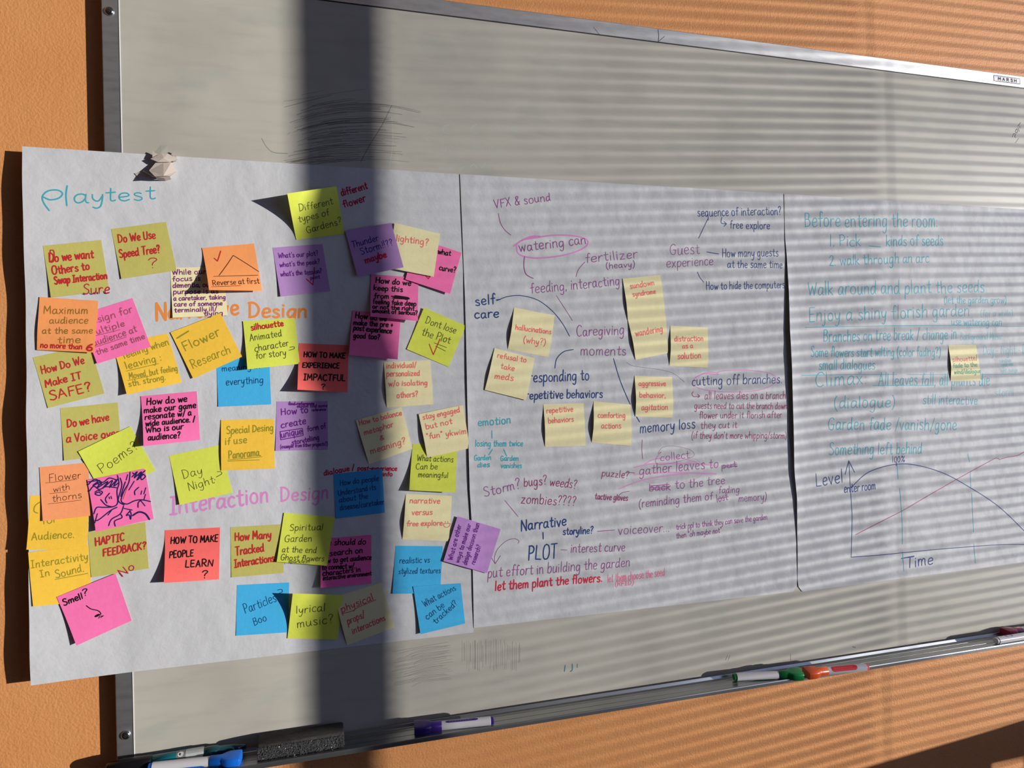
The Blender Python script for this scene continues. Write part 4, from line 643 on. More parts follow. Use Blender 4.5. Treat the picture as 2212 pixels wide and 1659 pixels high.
# ---------------------------------------------------------------- sticky notes
# label, colour, sheet, corners (mm), corner lifts (mm), bow, layer, writing in note units (0..1 across and down)
NOTES=[
["olive sticky note with thick red marker reading Do we want others to swap, Sure","olive",1,[[-365.1,-218.0],[-291.3,-229.8],[-281.6,-155.1],[-356.4,-143.9]],[0.0,0.0,1.0,3.0],0,0,[["Do we want",0.0646,0.3259,0.8228,0.3319,0.0958,0.02889,"red"],["Others to",0.0774,0.5731,0.7232,0.543,0.0915,0.0288,"red"],["Swap Interaction",0.0927,0.7571,0.9973,0.7618,0.0799,0.02891,"red"],["Sure",0.5388,1.0085,0.9986,1.0529,0.1164,0.02012,"crimson"],[[[0.1113,0.0992],[0.0786,0.3116],[0.1433,0.3079],[0.1677,0.1285],[0.1212,0.1003]],0.02262,"red",1]]],
["olive sticky note reading Do We Use Speed Tree with a lone question mark below","olive",1,[[-278.0,-246.6],[-203.8,-260.3],[-190.3,-187.2],[-265.2,-172.6]],[0.0,0.0,1.0,2.0],0,0,[["Do We Use",0.0744,0.2852,0.7534,0.3014,0.0903,0.02743,"red"],["Speed Tree?",0.0436,0.5854,0.7769,0.5971,0.0902,0.02739,"red"],["?",0.4906,0.8713,0.6827,0.8874,0.1135,0.01838,"crimson"]]],
["cream sticky note filled with purple writing about a caretaker and dementia","cream",1,[[-199.6,-191.1],[-125.3,-194.4],[-120.0,-120.0],[-197.0,-115.4]],[0.0,0.0,0.0,3.0],0,0,[["While our",0.0306,0.1412,0.6689,0.1373,0.0625,0.01856,"plum"],["focus is",0.0286,0.2701,0.5497,0.2681,0.0582,0.01852,"plum"],["dementia, our",0.0288,0.399,0.758,0.4036,0.0584,0.01859,"plum"],["purpose is as",0.029,0.528,0.8668,0.5374,0.0585,0.01862,"plum"],["a caretaker, taking",0.0314,0.657,0.9924,0.6631,0.0544,0.01865,"plum"],["care of someone",0.0321,0.7743,0.9214,0.7906,0.0565,0.01863,"plum"],["terminally ill/",0.0329,0.8915,0.8056,0.9007,0.0542,0.01859,"plum"],["dying",0.5755,0.9849,0.9159,0.9883,0.0548,0.01878,"plum"]]],
["orange sticky note with a pencil peak drawing, red tick and Reverse at first","orange",1,[[-154.5,-222.4],[-79.6,-231.8],[-68.8,-157.0],[-142.5,-154.6]],[0.0,0.0,9.25,26.75],0,1,[[[[0.1902,0.2498],[0.2407,0.3209],[0.3387,0.1001]],0.02443,"red",0],[[[0.2244,0.6497],[0.5599,0.215],[0.9995,0.5916]],0.01633,"brown",0],[[[0.1218,0.6692],[0.9706,0.6653]],0.01377,"brown",0],["Reverse at first",0.0819,0.8829,0.9755,0.8391,0.0738,0.01541,"brown"],[[[0.0553,0.9162],[0.6073,0.8907]],0.01115,"brown",0]]],
["orange sticky note reading Maximum audience at the same time, no more than 6","orange",1,[[-371.1,-144.6],[-296.3,-139.9],[-301.1,-63.6],[-374.9,-68.3]],[0.0,0.0,7.5,1.0],2,2,[["Maximum",0.081,0.3121,0.8361,0.2617,0.0873,0.01824,"bronze"],["audience",0.1905,0.4899,0.8522,0.4468,0.0766,0.01827,"bronze"],["at the same",0.0802,0.692,0.9455,0.6315,0.0693,0.01827,"bronze"],["time",0.3527,0.8577,0.7512,0.823,0.0766,0.01829,"bronze"],["no more than",0.0584,0.9498,0.782,0.9466,0.06,0.02228,"red"],["6",0.8517,0.968,0.9726,0.9616,0.0737,0.03692,"red"]]],
["pink sticky note tucked behind an orange one, reading Design for multiple audience","pink",1,[[-322.2,-118.8],[-251.3,-144.5],[-227.8,-72.0],[-298.9,-47.6]],[0.0,0.0,0.0,3.0],0,1,[["Design for",0.0604,0.2536,0.9196,0.2518,0.0812,0.0185,"mauve"],["multiple",0.0417,0.4552,0.697,0.4587,0.0702,0.01851,"mauve"],[[[0.1159,0.4742],[0.5904,0.5045]],0.01268,"mauve",0],["audience at",0.0521,0.6601,0.8682,0.6366,0.0774,0.01848,"mauve"],[[[0.0744,0.6835],[0.6534,0.674]],0.01268,"mauve",0],["the same time",0.0513,0.8388,0.9615,0.8121,0.0664,0.01848,"mauve"]]],
["amber sticky note reading feeling when leaving, half under a pink note","amber",1,[[-279.3,-74.3],[-205.1,-92.7],[-186.5,-18.3],[-259.5,-1.3]],[0.0,0.0,1.0,9.75],0,0,[["feeling when",0.1129,0.3031,0.9746,0.2258,0.0784,0.01871,"mustard"],["leaving :",0.1089,0.5078,0.761,0.4901,0.0861,0.01877,"mustard"],[[[0.0991,0.5451],[0.6941,0.5416]],0.01286,"mustard",0],["Moved, but feeling",0.1158,0.7087,0.993,0.7615,0.0677,0.01675,"mustard"],[[[0.0798,0.7327],[0.5164,0.7442]],0.01286,"mustard",0],["sth. strong.",0.0706,0.8587,0.735,0.8773,0.0676,0.01882,"mustard"]]],
["tilted amber sticky note reading Flower Research","amber",1,[[-200.9,-93.6],[-130.3,-123.1],[-100.3,-56.0],[-170.2,-23.4]],[0.0,0.0,1.0,2.0],0,2,[["Flower",0.0903,0.447,0.8235,0.4173,0.1108,0.0234,"mustard"],[[[0.0617,0.151],[0.3121,0.1036]],0.0304,"mustard",0],["Research",0.0736,0.8177,0.8474,0.8296,0.1033,0.01917,"mustard"]]],
["sky blue sticky note reading meaning in everything, its top covered by amber and lime notes","blue",1,[[-137.6,-52.6],[-60.9,-53.9],[-59.4,18.7],[-136.1,20.1]],[0.0,0.0,1.0,1.0],0,0,[["meaning in",0.0941,0.2625,0.8147,0.2203,0.0766,0.01463,"bluepen"],["everything",0.1559,0.5619,0.8695,0.5287,0.0877,0.01465,"bluepen"]]],
["lime sticky note with red word silhouette above Animated character for story","lime",1,[[-98.1,-110.8],[-21.4,-116.1],[-15.4,-43.9],[-92.3,-36.1]],[0.0,0.0,2.0,10.5],0,2,[["silhouette",0.1361,0.2005,0.765,0.1486,0.0741,0.02671,"red"],["Animated",0.0943,0.4228,0.7129,0.3721,0.0827,0.01454,"graphite"],["character",0.1645,0.6502,0.8276,0.5905,0.083,0.0146,"graphite"],["for story",0.1736,0.8036,0.7579,0.7863,0.083,0.0146,"graphite"],[[[0.8403,0.6223],[0.9191,0.62],[0.9195,0.6635],[0.8187,0.6862]],0.01518,"graphite",1]]],
["red sticky note reading HOW TO MAKE EXPERIENCE IMPACTFUL","coral",1,[[-16.1,-76.6],[60.3,-73.0],[56.5,2.6],[-19.6,-3.2]],[0.0,0.0,11.0,18.0],0,0,[["HOW TO MAKE",0.1006,0.29,0.9377,0.2815,0.0638,0.02697,"black"],["EXPERIENCE",0.0793,0.5225,0.8251,0.501,0.0617,0.02698,"black"],["IMPACTFUL",0.1106,0.7876,0.9482,0.7639,0.0748,0.02696,"black"],["?",0.4617,0.9645,0.5504,0.9597,0.0616,0.0245,"black"]]],
["pink sticky note with black writing about the pre and post experience","pink",1,[[67.6,-129.0],[145.2,-122.0],[136.8,-48.5],[60.1,-56.7]],[0.0,0.0,11.0,13.0],0,1,[["How do we",0.067,0.164,0.7076,0.1703,0.0739,0.02573,"black"],["make the pre +",0.0369,0.3198,0.849,0.2922,0.0693,0.02571,"black"],["post experience",0.0451,0.4374,0.8347,0.4332,0.0693,0.02572,"black"],["good too?",0.057,0.6072,0.5971,0.5924,0.0693,0.02571,"black"]]],
["pink sticky note with black writing, How do we keep this from feeling fake deep","pink",1,[[98.2,-187.6],[175.5,-184.0],[170.8,-110.9],[94.8,-117.9]],[0.0,0.0,13.0,12.0],0,2,[["How do we",0.0959,0.1865,0.8402,0.194,0.0775,0.02696,"black"],["keep this",0.0587,0.3615,0.67,0.3579,0.0728,0.02433,"black"],["from",0.0734,0.5543,0.3815,0.5369,0.0681,0.02437,"black"],[[[0.4374,0.4741],[0.8151,0.503],[0.4453,0.5146],[0.8198,0.4863],[0.4988,0.4604],[0.771,0.526]],0.0329,"black",1],["feeling fake deep",0.0455,0.6845,0.9604,0.6578,0.0677,0.02423,"black"],["or not the right",0.0395,0.8016,0.9226,0.7696,0.0605,0.02424,"black"],["amount of serious?",0.0358,0.8991,0.9931,0.8656,0.058,0.02423,"black"]]],
["pink sticky note behind the lighting note, showing only the words what and curve","pink",1,[[173.8,-249.3],[248.6,-227.4],[226.8,-157.1],[153.3,-180.4]],[0.0,0.0,4.5,2.0],0,2.6,[["what",0.51,0.1939,0.7921,0.1505,0.0719,0.02403,"black"],["curve?",0.6314,0.5485,0.9931,0.4882,0.0719,0.02402,"black"],[[[0.3918,0.7699],[0.4656,0.8233],[0.4987,0.6752]],0.02151,"red",0]]],
["cream sticky note with the single red word lighting","cream",1,[[137.7,-272.9],[212.9,-257.4],[199.7,-185.1],[126.2,-198.1]],[0.0,0.0,4.5,3.0],0,4.2,[["lighting?",0.0808,0.3869,0.7775,0.3198,0.0833,0.02062,"salmon"]]],
["dark purple sticky note reading Thunder storm with red maybe","purple",1,[[58.8,-256.4],[132.5,-272.5],[150.4,-199.4],[76.3,-182.4]],[0.0,0.0,4.0,4.0],0,5.6,[["Thunder",0.0568,0.3779,0.6405,0.3267,0.0788,0.01707,"indigo"],["Storm!!??",0.1946,0.5575,0.9168,0.4733,0.0835,0.01712,"indigo"],["maybe",0.2364,0.7531,0.7172,0.7062,0.079,0.03177,"crimson"]]],
["purple sticky note with three lines asking about our plot, the peak and the tension","purple",1,[[-52.4,-226.3],[23.0,-234.7],[33.5,-159.6],[-42.2,-149.7]],[0.0,0.0,1.0,3.0],0,0,[["What's our plot?",0.0778,0.2229,0.8809,0.2333,0.0577,0.01666,"violet"],["what's the peak?",0.0772,0.406,0.8817,0.4068,0.0576,0.01663,"violet"],["what's the tension?",0.0658,0.5977,0.8927,0.6061,0.0576,0.01663,"violet"],["point",0.6397,0.7185,0.8333,0.7139,0.0472,0.01434,"violet"],[[[0.5955,0.6257],[0.8726,0.5843]],0.01222,"violet",0],[[[0.5609,0.6957],[0.6731,0.8351],[0.7605,0.4745]],0.02197,"crimson",0]]],
["lime sticky note with a lifted corner reading Different types of Gardens","lime",1,[[-27.9,-302.2],[46.7,-328.0],[57.4,-251.8],[-16.7,-239.7]],[37.25,0.0,0.0,0.0],0,1,[["Different",0.1692,0.3841,0.874,0.3507,0.082,0.01442,"graphite"],["types of",0.1159,0.611,0.7563,0.5665,0.0865,0.01444,"graphite"],["Gardens?",0.2414,0.8795,0.9865,0.7845,0.0858,0.01434,"graphite"]]],
["lime sticky note turned clockwise reading Dont lose the Plot with a red tick","lime",1,[[183.0,-134.3],[253.7,-104.7],[222.5,-35.7],[153.3,-65.9]],[3.0,0.0,0.0,1.0],0,0.5,[["Dont lose",0.1487,0.3073,0.849,0.2565,0.0918,0.01534,"graphite"],["the Plot",0.1712,0.5796,0.8217,0.5152,0.0964,0.01533,"graphite"],[[[0.5016,0.6344],[0.7952,0.6203]],0.01298,"graphite",0],[[[0.5568,0.6869],[0.8013,0.7028]],0.01299,"graphite",0],[[[0.4094,0.7026],[0.5818,0.8827],[0.5856,0.4989]],0.02336,"rust",0]]],
["cream sticky note reading individual, personalized without isolating others","cream",1,[[115.6,-45.0],[191.8,-47.6],[194.9,26.0],[118.7,29.2]],[0.0,0.0,1.0,0.0],4.5,0,[["individual/",0.0439,0.144,0.6928,0.1456,0.0709,0.02036,"salmon"],["personalized",0.0329,0.3188,0.7489,0.3377,0.0709,0.02038,"salmon"],["w/o isolating",0.0624,0.5321,0.9017,0.5574,0.0711,0.02042,"salmon"],["others?",0.2243,0.8063,0.6792,0.8007,0.0779,0.0204,"salmon"]]],
["tilted cream sticky note reading How to balance metaphor and meaning","cream",1,[[68.7,47.8],[142.7,28.9],[159.2,98.3],[88.2,120.0]],[1.0,0.0,0.0,0.0],4,0,[["How to balance",0.0469,0.131,0.9674,0.1771,0.0692,0.02056,"salmon"],["metaphor",0.0825,0.3656,0.7256,0.3759,0.0688,0.02044,"salmon"],["&",0.3679,0.5768,0.4649,0.5876,0.0595,0.0204,"salmon"],["meaning?",0.1006,0.7981,0.8836,0.8264,0.0831,0.02057,"salmon"]]],
["cream sticky note reading stay engaged but not fun","cream",1,[[170.4,41.3],[244.8,28.4],[255.0,101.6],[183.1,113.9]],[1.0,0.0,1.0,0.0],4.5,1.5,[["stay engaged",0.0648,0.1481,0.9143,0.1494,0.0701,0.02081,"salmon"],["but not",0.0894,0.3684,0.6929,0.3617,0.0747,0.0208,"salmon"],["\"fun\" ykwim",0.0559,0.5818,0.9743,0.6567,0.0746,0.02077,"salmon"]]],
["lime sticky note reading What actions can be meaningful, under a cream one","lime",1,[[160.0,90.1],[235.1,95.0],[226.6,172.5],[151.0,164.3]],[0.0,0.0,13.75,11.25],0,0,[["What actions",0.1188,0.3651,0.9263,0.3757,0.0744,0.01462,"graphite"],["Can be",0.107,0.5518,0.5898,0.5349,0.0748,0.01471,"graphite"],["meaningful",0.1703,0.7154,0.8287,0.7094,0.0701,0.01463,"graphite"]]],
["cream sticky note reading narrative versus free explore with a smiley","cream",1,[[146.7,171.7],[223.3,180.0],[215.8,254.7],[139.3,245.7]],[0.0,0.0,1.0,0.0],5,0,[["narrative",0.0911,0.1946,0.7482,0.1767,0.0704,0.02023,"salmon"],["versus",0.1485,0.45,0.5987,0.4261,0.0727,0.02024,"salmon"],["free explore",0.0606,0.696,0.8305,0.6494,0.0682,0.02026,"salmon"],[[[0.8556,0.6095],[0.87,0.6685],[0.9274,0.6921],[0.9859,0.6586],[0.9869,0.6016],[0.856,0.6147]],0.01553,"salmon",1],[[[0.8878,0.5642],[0.8944,0.5846]],0.01553,"salmon",0],[[[0.9435,0.5619],[0.95,0.5824]],0.01553,"salmon",0]]],
["blue sticky note reading How do people understand its about the disease","bluedark",1,[[32.1,132.7],[109.2,128.4],[112.0,200.0],[34.6,203.7]],[0.0,0.0,0.0,1.0],0,0,[["How do people",0.1219,0.278,0.9164,0.2563,0.0747,0.0156,"bluepen"],["Understand its",0.0745,0.4961,0.8482,0.4502,0.0748,0.01561,"bluepen"],["about the",0.0855,0.6503,0.6708,0.6297,0.0746,0.01559,"bluepen"],["disease/caretaker",0.0928,0.8278,0.9964,0.8049,0.0748,0.01562,"bluepen"]]],
["purple sticky note asking How to create unique form of storytelling, unique boxed","purple",1,[[-51.3,14.4],[25.8,15.9],[24.5,93.4],[-54.6,91.4]],[0.0,0.0,0.0,1.0],0,0,[["find reference",0.2243,0.0777,0.7335,0.0772,0.0378,0.01639,"violet"],[[[0.2286,0.0587],[0.7243,0.058]],0.01428,"violet",0],[[[0.2472,0.0731],[0.7289,0.0436]],0.0119,"violet",0],["maybe find some",0.397,0.1317,0.9926,0.1228,0.038,0.0141,"violet"],["reference",0.6836,0.2063,0.9625,0.1948,0.0338,0.01413,"violet"],["How to",0.0908,0.2807,0.6152,0.2319,0.0799,0.02107,"violet"],["create",0.0961,0.5418,0.5757,0.4587,0.08,0.02109,"violet"],["unique",0.1046,0.7414,0.5049,0.668,0.08,0.02109,"violet"],[[[0.0794,0.6127],[0.5039,0.5532],[0.5232,0.697],[0.0963,0.7792],[0.0794,0.6127]],0.01899,"violet",0],["form of",0.6017,0.6219,0.9613,0.556,0.0635,0.01884,"violet"],["storytelling",0.3094,0.8883,0.8345,0.7846,0.0591,0.01881,"violet"],["(example from other projects?)",0.0863,0.9546,0.9959,0.9083,0.0422,0.01409,"violet"]]],
["amber sticky note reading Special Desing if use Panorama, underlined twice","amber",1,[[-132.7,40.4],[-55.9,41.7],[-56.3,118.7],[-133.8,117.8]],[0.0,0.0,1.0,1.0],2,1,[["Special Desing",0.1025,0.2803,0.9881,0.2319,0.0826,0.02069,"mustard"],["if use",0.0749,0.493,0.4826,0.4702,0.0821,0.02057,"mustard"],["Panorama.",0.1395,0.769,0.7442,0.7301,0.0866,0.02066,"mustard"],[[[0.1217,0.7962],[0.7637,0.7543]],0.01393,"mustard",0],[[[0.1282,0.8196],[0.7147,0.8137]],0.01393,"mustard",0]]],
["lime sticky note reading Day Night, just below the Special Desing note","lime",1,[[-206.4,91.5],[-135.1,78.7],[-118.3,152.4],[-192.6,166.1]],[0.0,0.0,1.0,4.0],0,0,[["Day",0.1712,0.5183,0.548,0.4918,0.0994,0.01278,"graphite"],["Night",0.2224,0.7703,0.7189,0.7299,0.092,0.01281,"graphite"],[[[0.8199,0.5212],[0.8852,0.5371],[0.8867,0.583],[0.7758,0.6194]],0.01325,"graphite",1],[[[0.7352,0.6592],[0.7392,0.6693]],0.01539,"graphite",0]]],
["pink sticky note reading How do we make our game resonate with a wide audience","pink",1,[[-243.0,1.3],[-166.0,-4.4],[-162.7,69.7],[-238.1,75.0]],[0.0,0.0,1.0,12.5],0,1,[["How do we",0.0878,0.1875,0.8143,0.1942,0.0773,0.02369,"black"],["make our game",0.0315,0.3491,0.969,0.3336,0.0698,0.02374,"black"],["resonate w/ a",0.0386,0.4804,0.8756,0.4789,0.0697,0.02371,"black"],["wide audience. /",0.0477,0.6121,0.9335,0.6148,0.0659,0.02373,"black"],["Who is our",0.0471,0.7426,0.7142,0.7418,0.0696,0.02367,"black"],["audience?",0.0763,0.8942,0.647,0.9127,0.0733,0.02364,"black"]]],
["olive sticky note in red marker reading How Do We Make IT SAFE","olive",1,[[-380.9,-57.7],[-308.7,-75.7],[-290.7,-4.0],[-362.2,15.2]],[0.0,0.0,1.0,1.0],0,0,[["How Do We",0.0652,0.342,0.82,0.3346,0.085,0.02675,"red"],["Make IT",0.0575,0.6071,0.6969,0.6014,0.081,0.02666,"red"],["SAFE?",0.0681,0.8752,0.8045,0.8799,0.1033,0.02672,"red"]]],
["olive sticky note in red marker reading Do we have a Voice over","olive",1,[[-347.4,15.7],[-273.9,9.6],[-269.8,85.3],[-343.7,91.6]],[0.0,0.0,0.0,1.5],0,0,[["Do we have",0.0972,0.3841,0.8254,0.3301,0.0848,0.02668,"red"],["a Voice over",0.0594,0.67,0.9797,0.6527,0.0886,0.02671,"red"]]],
["lime sticky note steeply tilted reading Poems, over the Voice over note","lime",1,[[-325.4,79.4],[-257.7,45.3],[-224.9,112.8],[-294.7,146.1]],[2.0,0.0,0.3,0.3],0,1.2,[["Poems?",0.1647,0.5945,0.9438,0.4482,0.1079,0.01243,"graphite"]]],
["orange sticky note reading Flower with thorns in thin pen","orangepale",1,[[-374.5,99.5],[-313.6,96.1],[-310.8,173.6],[-371.3,176.3]],[0.0,0.0,1.0,3.0],0,1,[["Flower",0.1773,0.2891,0.8353,0.275,0.0788,0.01197,"brown"],[[[0.1049,0.3026],[0.7468,0.2953]],0.00806,"brown",0],["with",0.2491,0.4883,0.5903,0.47,0.0682,0.01199,"brown"],[[[0.1741,0.5054],[0.5432,0.5062]],0.00806,"brown",0],["thorns",0.2149,0.6673,0.8297,0.6459,0.0718,0.01199,"brown"],[[[0.1279,0.6953],[0.8113,0.689]],0.00806,"brown",0]]],
["pink sticky note with a dark blue drawing of a bare tree with roots","pink",1,[[-314.7,121.3],[-239.2,109.1],[-228.4,184.4],[-303.7,196.5]],[0.0,0.0,1.0,6.0],0,4,[[[[0.5134,0.0243],[0.5137,0.1844],[0.459,0.321],[0.4341,0.5493],[0.3414,0.6016],[0.1851,0.5751],[0.0751,0.5534],[0.0122,0.6605]],0.02295,"navydark",1],[[[0.7371,0.01],[0.685,0.2021],[0.5777,0.3485],[0.5004,0.5225],[0.5857,0.6069],[0.7224,0.5755],[0.8529,0.5855],[0.9971,0.653]],0.0231,"navydark",1],[[[0.5513,0.0861],[0.5599,0.2162],[0.5107,0.3543],[0.453,0.5113],[0.5377,0.6125]],0.02297,"navydark",1],[[[0.6889,0.0528],[0.6463,0.1461]],0.02307,"navydark",1],[[[0.6281,0.1783],[0.5795,0.2741],[0.5074,0.4388]],0.02301,"navydark",1],[[[0.4126,0.6293],[0.2943,0.6646],[0.0882,0.7839],[0.0119,0.7907]],0.02283,"navydark",1],[[[0.5255,0.6309],[0.4487,0.7657],[0.2881,0.8326],[0.2251,0.9399]],0.0229,"navydark",1],[[[0.4562,0.7782],[0.4651,0.8443],[0.3379,0.8767],[0.3327,0.9751]],0.02284,"navydark",1],[[[0.5278,0.6784],[0.6593,0.7425]],0.0229,"navydark",1],[[[0.6245,0.7489],[0.5439,0.821],[0.5944,0.8228],[0.6055,0.9111],[0.6302,0.8103],[0.6178,0.743]],0.02296,"navydark",1],[[[0.165,0.4183],[0.2367,0.545],[0.3447,0.6046]],0.02269,"navydark",1],[[[0.2421,0.7367],[0.3131,0.6649]],0.02271,"navydark",1],[[[0.0711,0.6703],[0.0059,0.8313]],0.02261,"navydark",1],[[[0.8529,0.5855],[0.7868,0.6233],[0.7671,0.7152]],0.02312,"navydark",1],[[[0.8295,0.5906],[0.8899,0.7131]],0.02311,"navydark",1],[[[0.9326,0.4968],[0.8893,0.5943]],0.02318,"navydark",1],[[[0.3287,0.3334],[0.2459,0.4202],[0.2574,0.5076]],0.02281,"navydark",1],[[[0.3107,0.4035],[0.3134,0.4359]],0.02279,"navydark",1],[[[0.3432,0.4005],[0.3462,0.4436]],0.02281,"navydark",1],[[[0.8386,0.3343],[0.76,0.3912],[0.7508,0.4642]],0.02314,"navydark",1],[[[0.8791,0.415],[0.8543,0.4781]],0.02316,"navydark",1],[[[0.9573,0.373],[0.9069,0.4798]],0.02321,"navydark",1],[[[0.0093,0.0398],[0.1773,0.0558],[0.072,0.1274],[0.2292,0.0885],[0.1392,0.1845],[0.3406,0.1028],[0.2292,0.2154],[0.4169,0.0986],[0.3404,0.23],[0.5024,0.0965],[0.4182,0.2159],[0.5205,0.1646]],0.02263,"navydark",1],[[[0.0017,0.0907],[0.1268,0.0131],[0.246,0.1028],[0.3682,0.0452],[0.4902,0.1151]],0.02262,"navydark",1],[[[0.0021,0.2168],[0.0888,0.1416],[0.1713,0.2234],[0.2886,0.1971],[0.4684,0.2593]],0.02261,"navydark",1],[[[0.1971,0.0497],[0.2246,0.1192],[0.1758,0.1294],[0.1651,0.0742]],0.02275,"navydark",1],[[[0.0905,0.2579],[0.1499,0.2397],[0.2148,0.2861],[0.1546,0.3357],[0.086,0.2884],[0.1545,0.2724],[0.1789,0.2991]],0.02266,"navydark",1],[[[0.7557,0.1109],[0.8632,0.0275],[0.7891,0.1399],[0.9364,0.044],[0.8284,0.192],[0.9665,0.0941],[0.8805,0.1608]],0.0231,"navydark",1],[[[0.777,0.034],[0.8702,0.1046],[1.0036,0.0376]],0.02313,"navydark",1],[[[0.8837,0.14],[0.9466,0.1004],[0.9858,0.1526],[0.9122,0.2005],[0.9052,0.1233]],0.02319,"navydark",1],[[[0.6629,0.347],[0.7795,0.2023]],0.02302,"navydark",1],[[[0.7096,0.1648],[0.6173,0.3364],[0.536,0.4989]],0.01258,"rust",1],[[[0.6527,0.848],[0.7719,0.8067],[0.875,0.8712],[0.926,0.992]],0.0334,"navydark",1]]],
["amber sticky note reading for Audience, under the Flower with thorns note","amber",1,[[-386.4,138.7],[-313.1,145.9],[-317.4,223.3],[-393.1,215.7]],[0.0,0.0,0.0,0.0],0,0,[[[[0.1679,0.1206],[0.0898,0.1925],[0.0815,0.2931],[0.1439,0.326]],0.0181,"mustard",1],["for",0.2237,0.5318,0.4757,0.4877,0.0784,0.01785,"mustard"],["Audience.",0.0682,0.829,0.7716,0.7697,0.082,0.01786,"mustard"]]],
["amber sticky note reading Interactivity in Sound at the sheet edge","amber",1,[[-390.6,219.5],[-315.8,216.2],[-311.5,298.0],[-384.6,296.0]],[0.5,0.0,0.0,1.5],0,0.8,[["Interactivity",0.0248,0.2963,0.985,0.2564,0.0798,0.01738,"mustard"],["In",0.1644,0.4813,0.3257,0.4663,0.0734,0.01752,"mustard"],["Sound.",0.4159,0.5224,0.8978,0.4543,0.0829,0.01731,"mustard"],[[[0.405,0.545],[0.9581,0.5001]],0.01378,"mustard",0]]],
["olive sticky note reading HAPTIC FEEDBACK, No","olive",1,[[-316.2,197.8],[-240.4,188.5],[-237.0,258.0],[-312.6,263.4]],[0.0,0.0,0.5,0.5],0,0,[["HAPTIC",0.109,0.3236,0.6121,0.3189,0.0971,0.03056,"red"],["FEEDBACK?",0.2255,0.5841,0.9784,0.575,0.0921,0.03029,"red"],["No",0.5274,1.0931,0.7664,0.9549,0.103,0.02064,"crimson"]]],
["pink sticky note with a black doodle of a nose reading Smell","pink",1,[[-356.0,286.2],[-281.0,260.9],[-260.9,332.2],[-330.6,357.1]],[0.0,0.0,1.0,6.0],0,3.2,[["Smell",0.045,0.2099,0.3745,0.2192,0.0714,0.0221,"black"],["?",0.3792,0.1727,0.4749,0.1883,0.076,0.02004,"black"],[[[0.3764,0.3713],[0.4279,0.4655],[0.5241,0.5508],[0.5519,0.6262],[0.5254,0.6445]],0.01765,"black",1],[[[0.4563,0.6338],[0.5149,0.6318]],0.04411,"black",0],[[[0.4894,0.6922],[0.5296,0.6638]],0.01545,"black",0],[[[0.5285,0.7],[0.5584,0.6712]],0.01547,"black",0],[[[0.5517,0.6923],[0.5817,0.6831]],0.01549,"black",0]]],
["red sticky note reading HOW TO MAKE PEOPLE LEARN","coral",1,[[-214.2,202.9],[-137.3,204.5],[-140.3,283.5],[-214.4,278.0]],[0.0,0.0,1.0,14.5],0,0,[["HOW TO MAKE",0.1001,0.2738,0.9659,0.27,0.0735,0.02457,"black"],["PEOPLE",0.0798,0.5451,0.5174,0.5307,0.0735,0.02454,"black"],["LEARN",0.3695,0.733,0.8844,0.7414,0.0773,0.02459,"black"],["?",0.6756,0.9527,0.7939,0.9524,0.0812,0.02262,"black"]]],
["olive sticky note in red marker reading How Many Tracked Interactions","olive",1,[[-122.6,205.4],[-47.3,206.4],[-46.3,282.7],[-122.7,282.4]],[0.0,0.0,0.5,0.5],0,0,[["How Many",0.0809,0.2783,0.7827,0.2683,0.0916,0.03014,"red"],["Tracked",0.0843,0.5707,0.635,0.5312,0.0958,0.03016,"red"],["Interactions",0.0618,0.8071,0.8311,0.7451,0.0878,0.03027,"red"]]],
["lime sticky note reading Spiritual Garden at the end, Ghost flowers","lime",1,[[-43.9,188.7],[32.8,200.7],[19.6,274.9],[-56.2,263.9]],[0.0,0.0,10.0,3.0],0,2,[["Spiritual",0.1574,0.3563,0.8071,0.294,0.0798,0.01404,"graphite"],["Garden",0.0877,0.5954,0.6206,0.5388,0.084,0.01404,"graphite"],["at the end",0.0704,0.7969,0.7464,0.7681,0.0712,0.014,"graphite"],["Ghost flowers",0.0652,0.9545,0.9208,0.9174,0.0671,0.01401,"graphite"],["sparkles!!",0.2245,0.9996,0.6471,0.9768,0.0378,0.01168,"graphite"]]],
["magenta sticky note in black ink about doing research on connecting with characters","magenta",1,[[10.1,234.2],[89.5,234.1],[87.8,312.3],[8.8,309.4]],[0.0,0.0,1.0,9.0],0,0,[["We should do",0.027,0.1383,0.8916,0.1883,0.0719,0.02118,"black"],["research on",0.0375,0.3708,0.8292,0.3585,0.0722,0.02129,"black"],["how to get audience",0.0069,0.5113,1.0,0.5084,0.0616,0.02129,"black"],["to connect w/.",0.0201,0.6414,0.6764,0.6574,0.0593,0.02122,"black"],["characters in",0.0358,0.767,0.7827,0.7343,0.0596,0.02134,"black"],["interactive environment",0.0423,0.8535,1.0023,0.8315,0.0511,0.01897,"black"]]],
["sky blue sticky note reading Particles, Boo beside the lyrical music note","blue",1,[[-114.8,294.9],[-38.4,298.5],[-41.7,376.1],[-117.9,372.3]],[0.0,0.0,0.0,0.5],0,0,[["Particles",0.1658,0.5783,0.7677,0.3629,0.1091,0.01402,"bluepen"],[[[0.7739,0.1406],[0.8524,0.1332],[0.8692,0.181],[0.8091,0.2059]],0.01408,"bluepen",1],["Boo",0.3466,0.8219,0.585,0.7305,0.0884,0.01406,"bluepen"]]],
["lime sticky note reading lyrical music with its top left corner lifted","lime",1,[[-32.9,310.3],[43.8,326.4],[32.8,396.1],[-42.8,385.2]],[20.25,0.0,1.0,0.0],0,1.6,[["lyrical",0.1089,0.4626,0.6757,0.3732,0.1066,0.01549,"graphite"],["music?",0.1656,0.7736,0.877,0.6207,0.1117,0.01555,"graphite"]]],
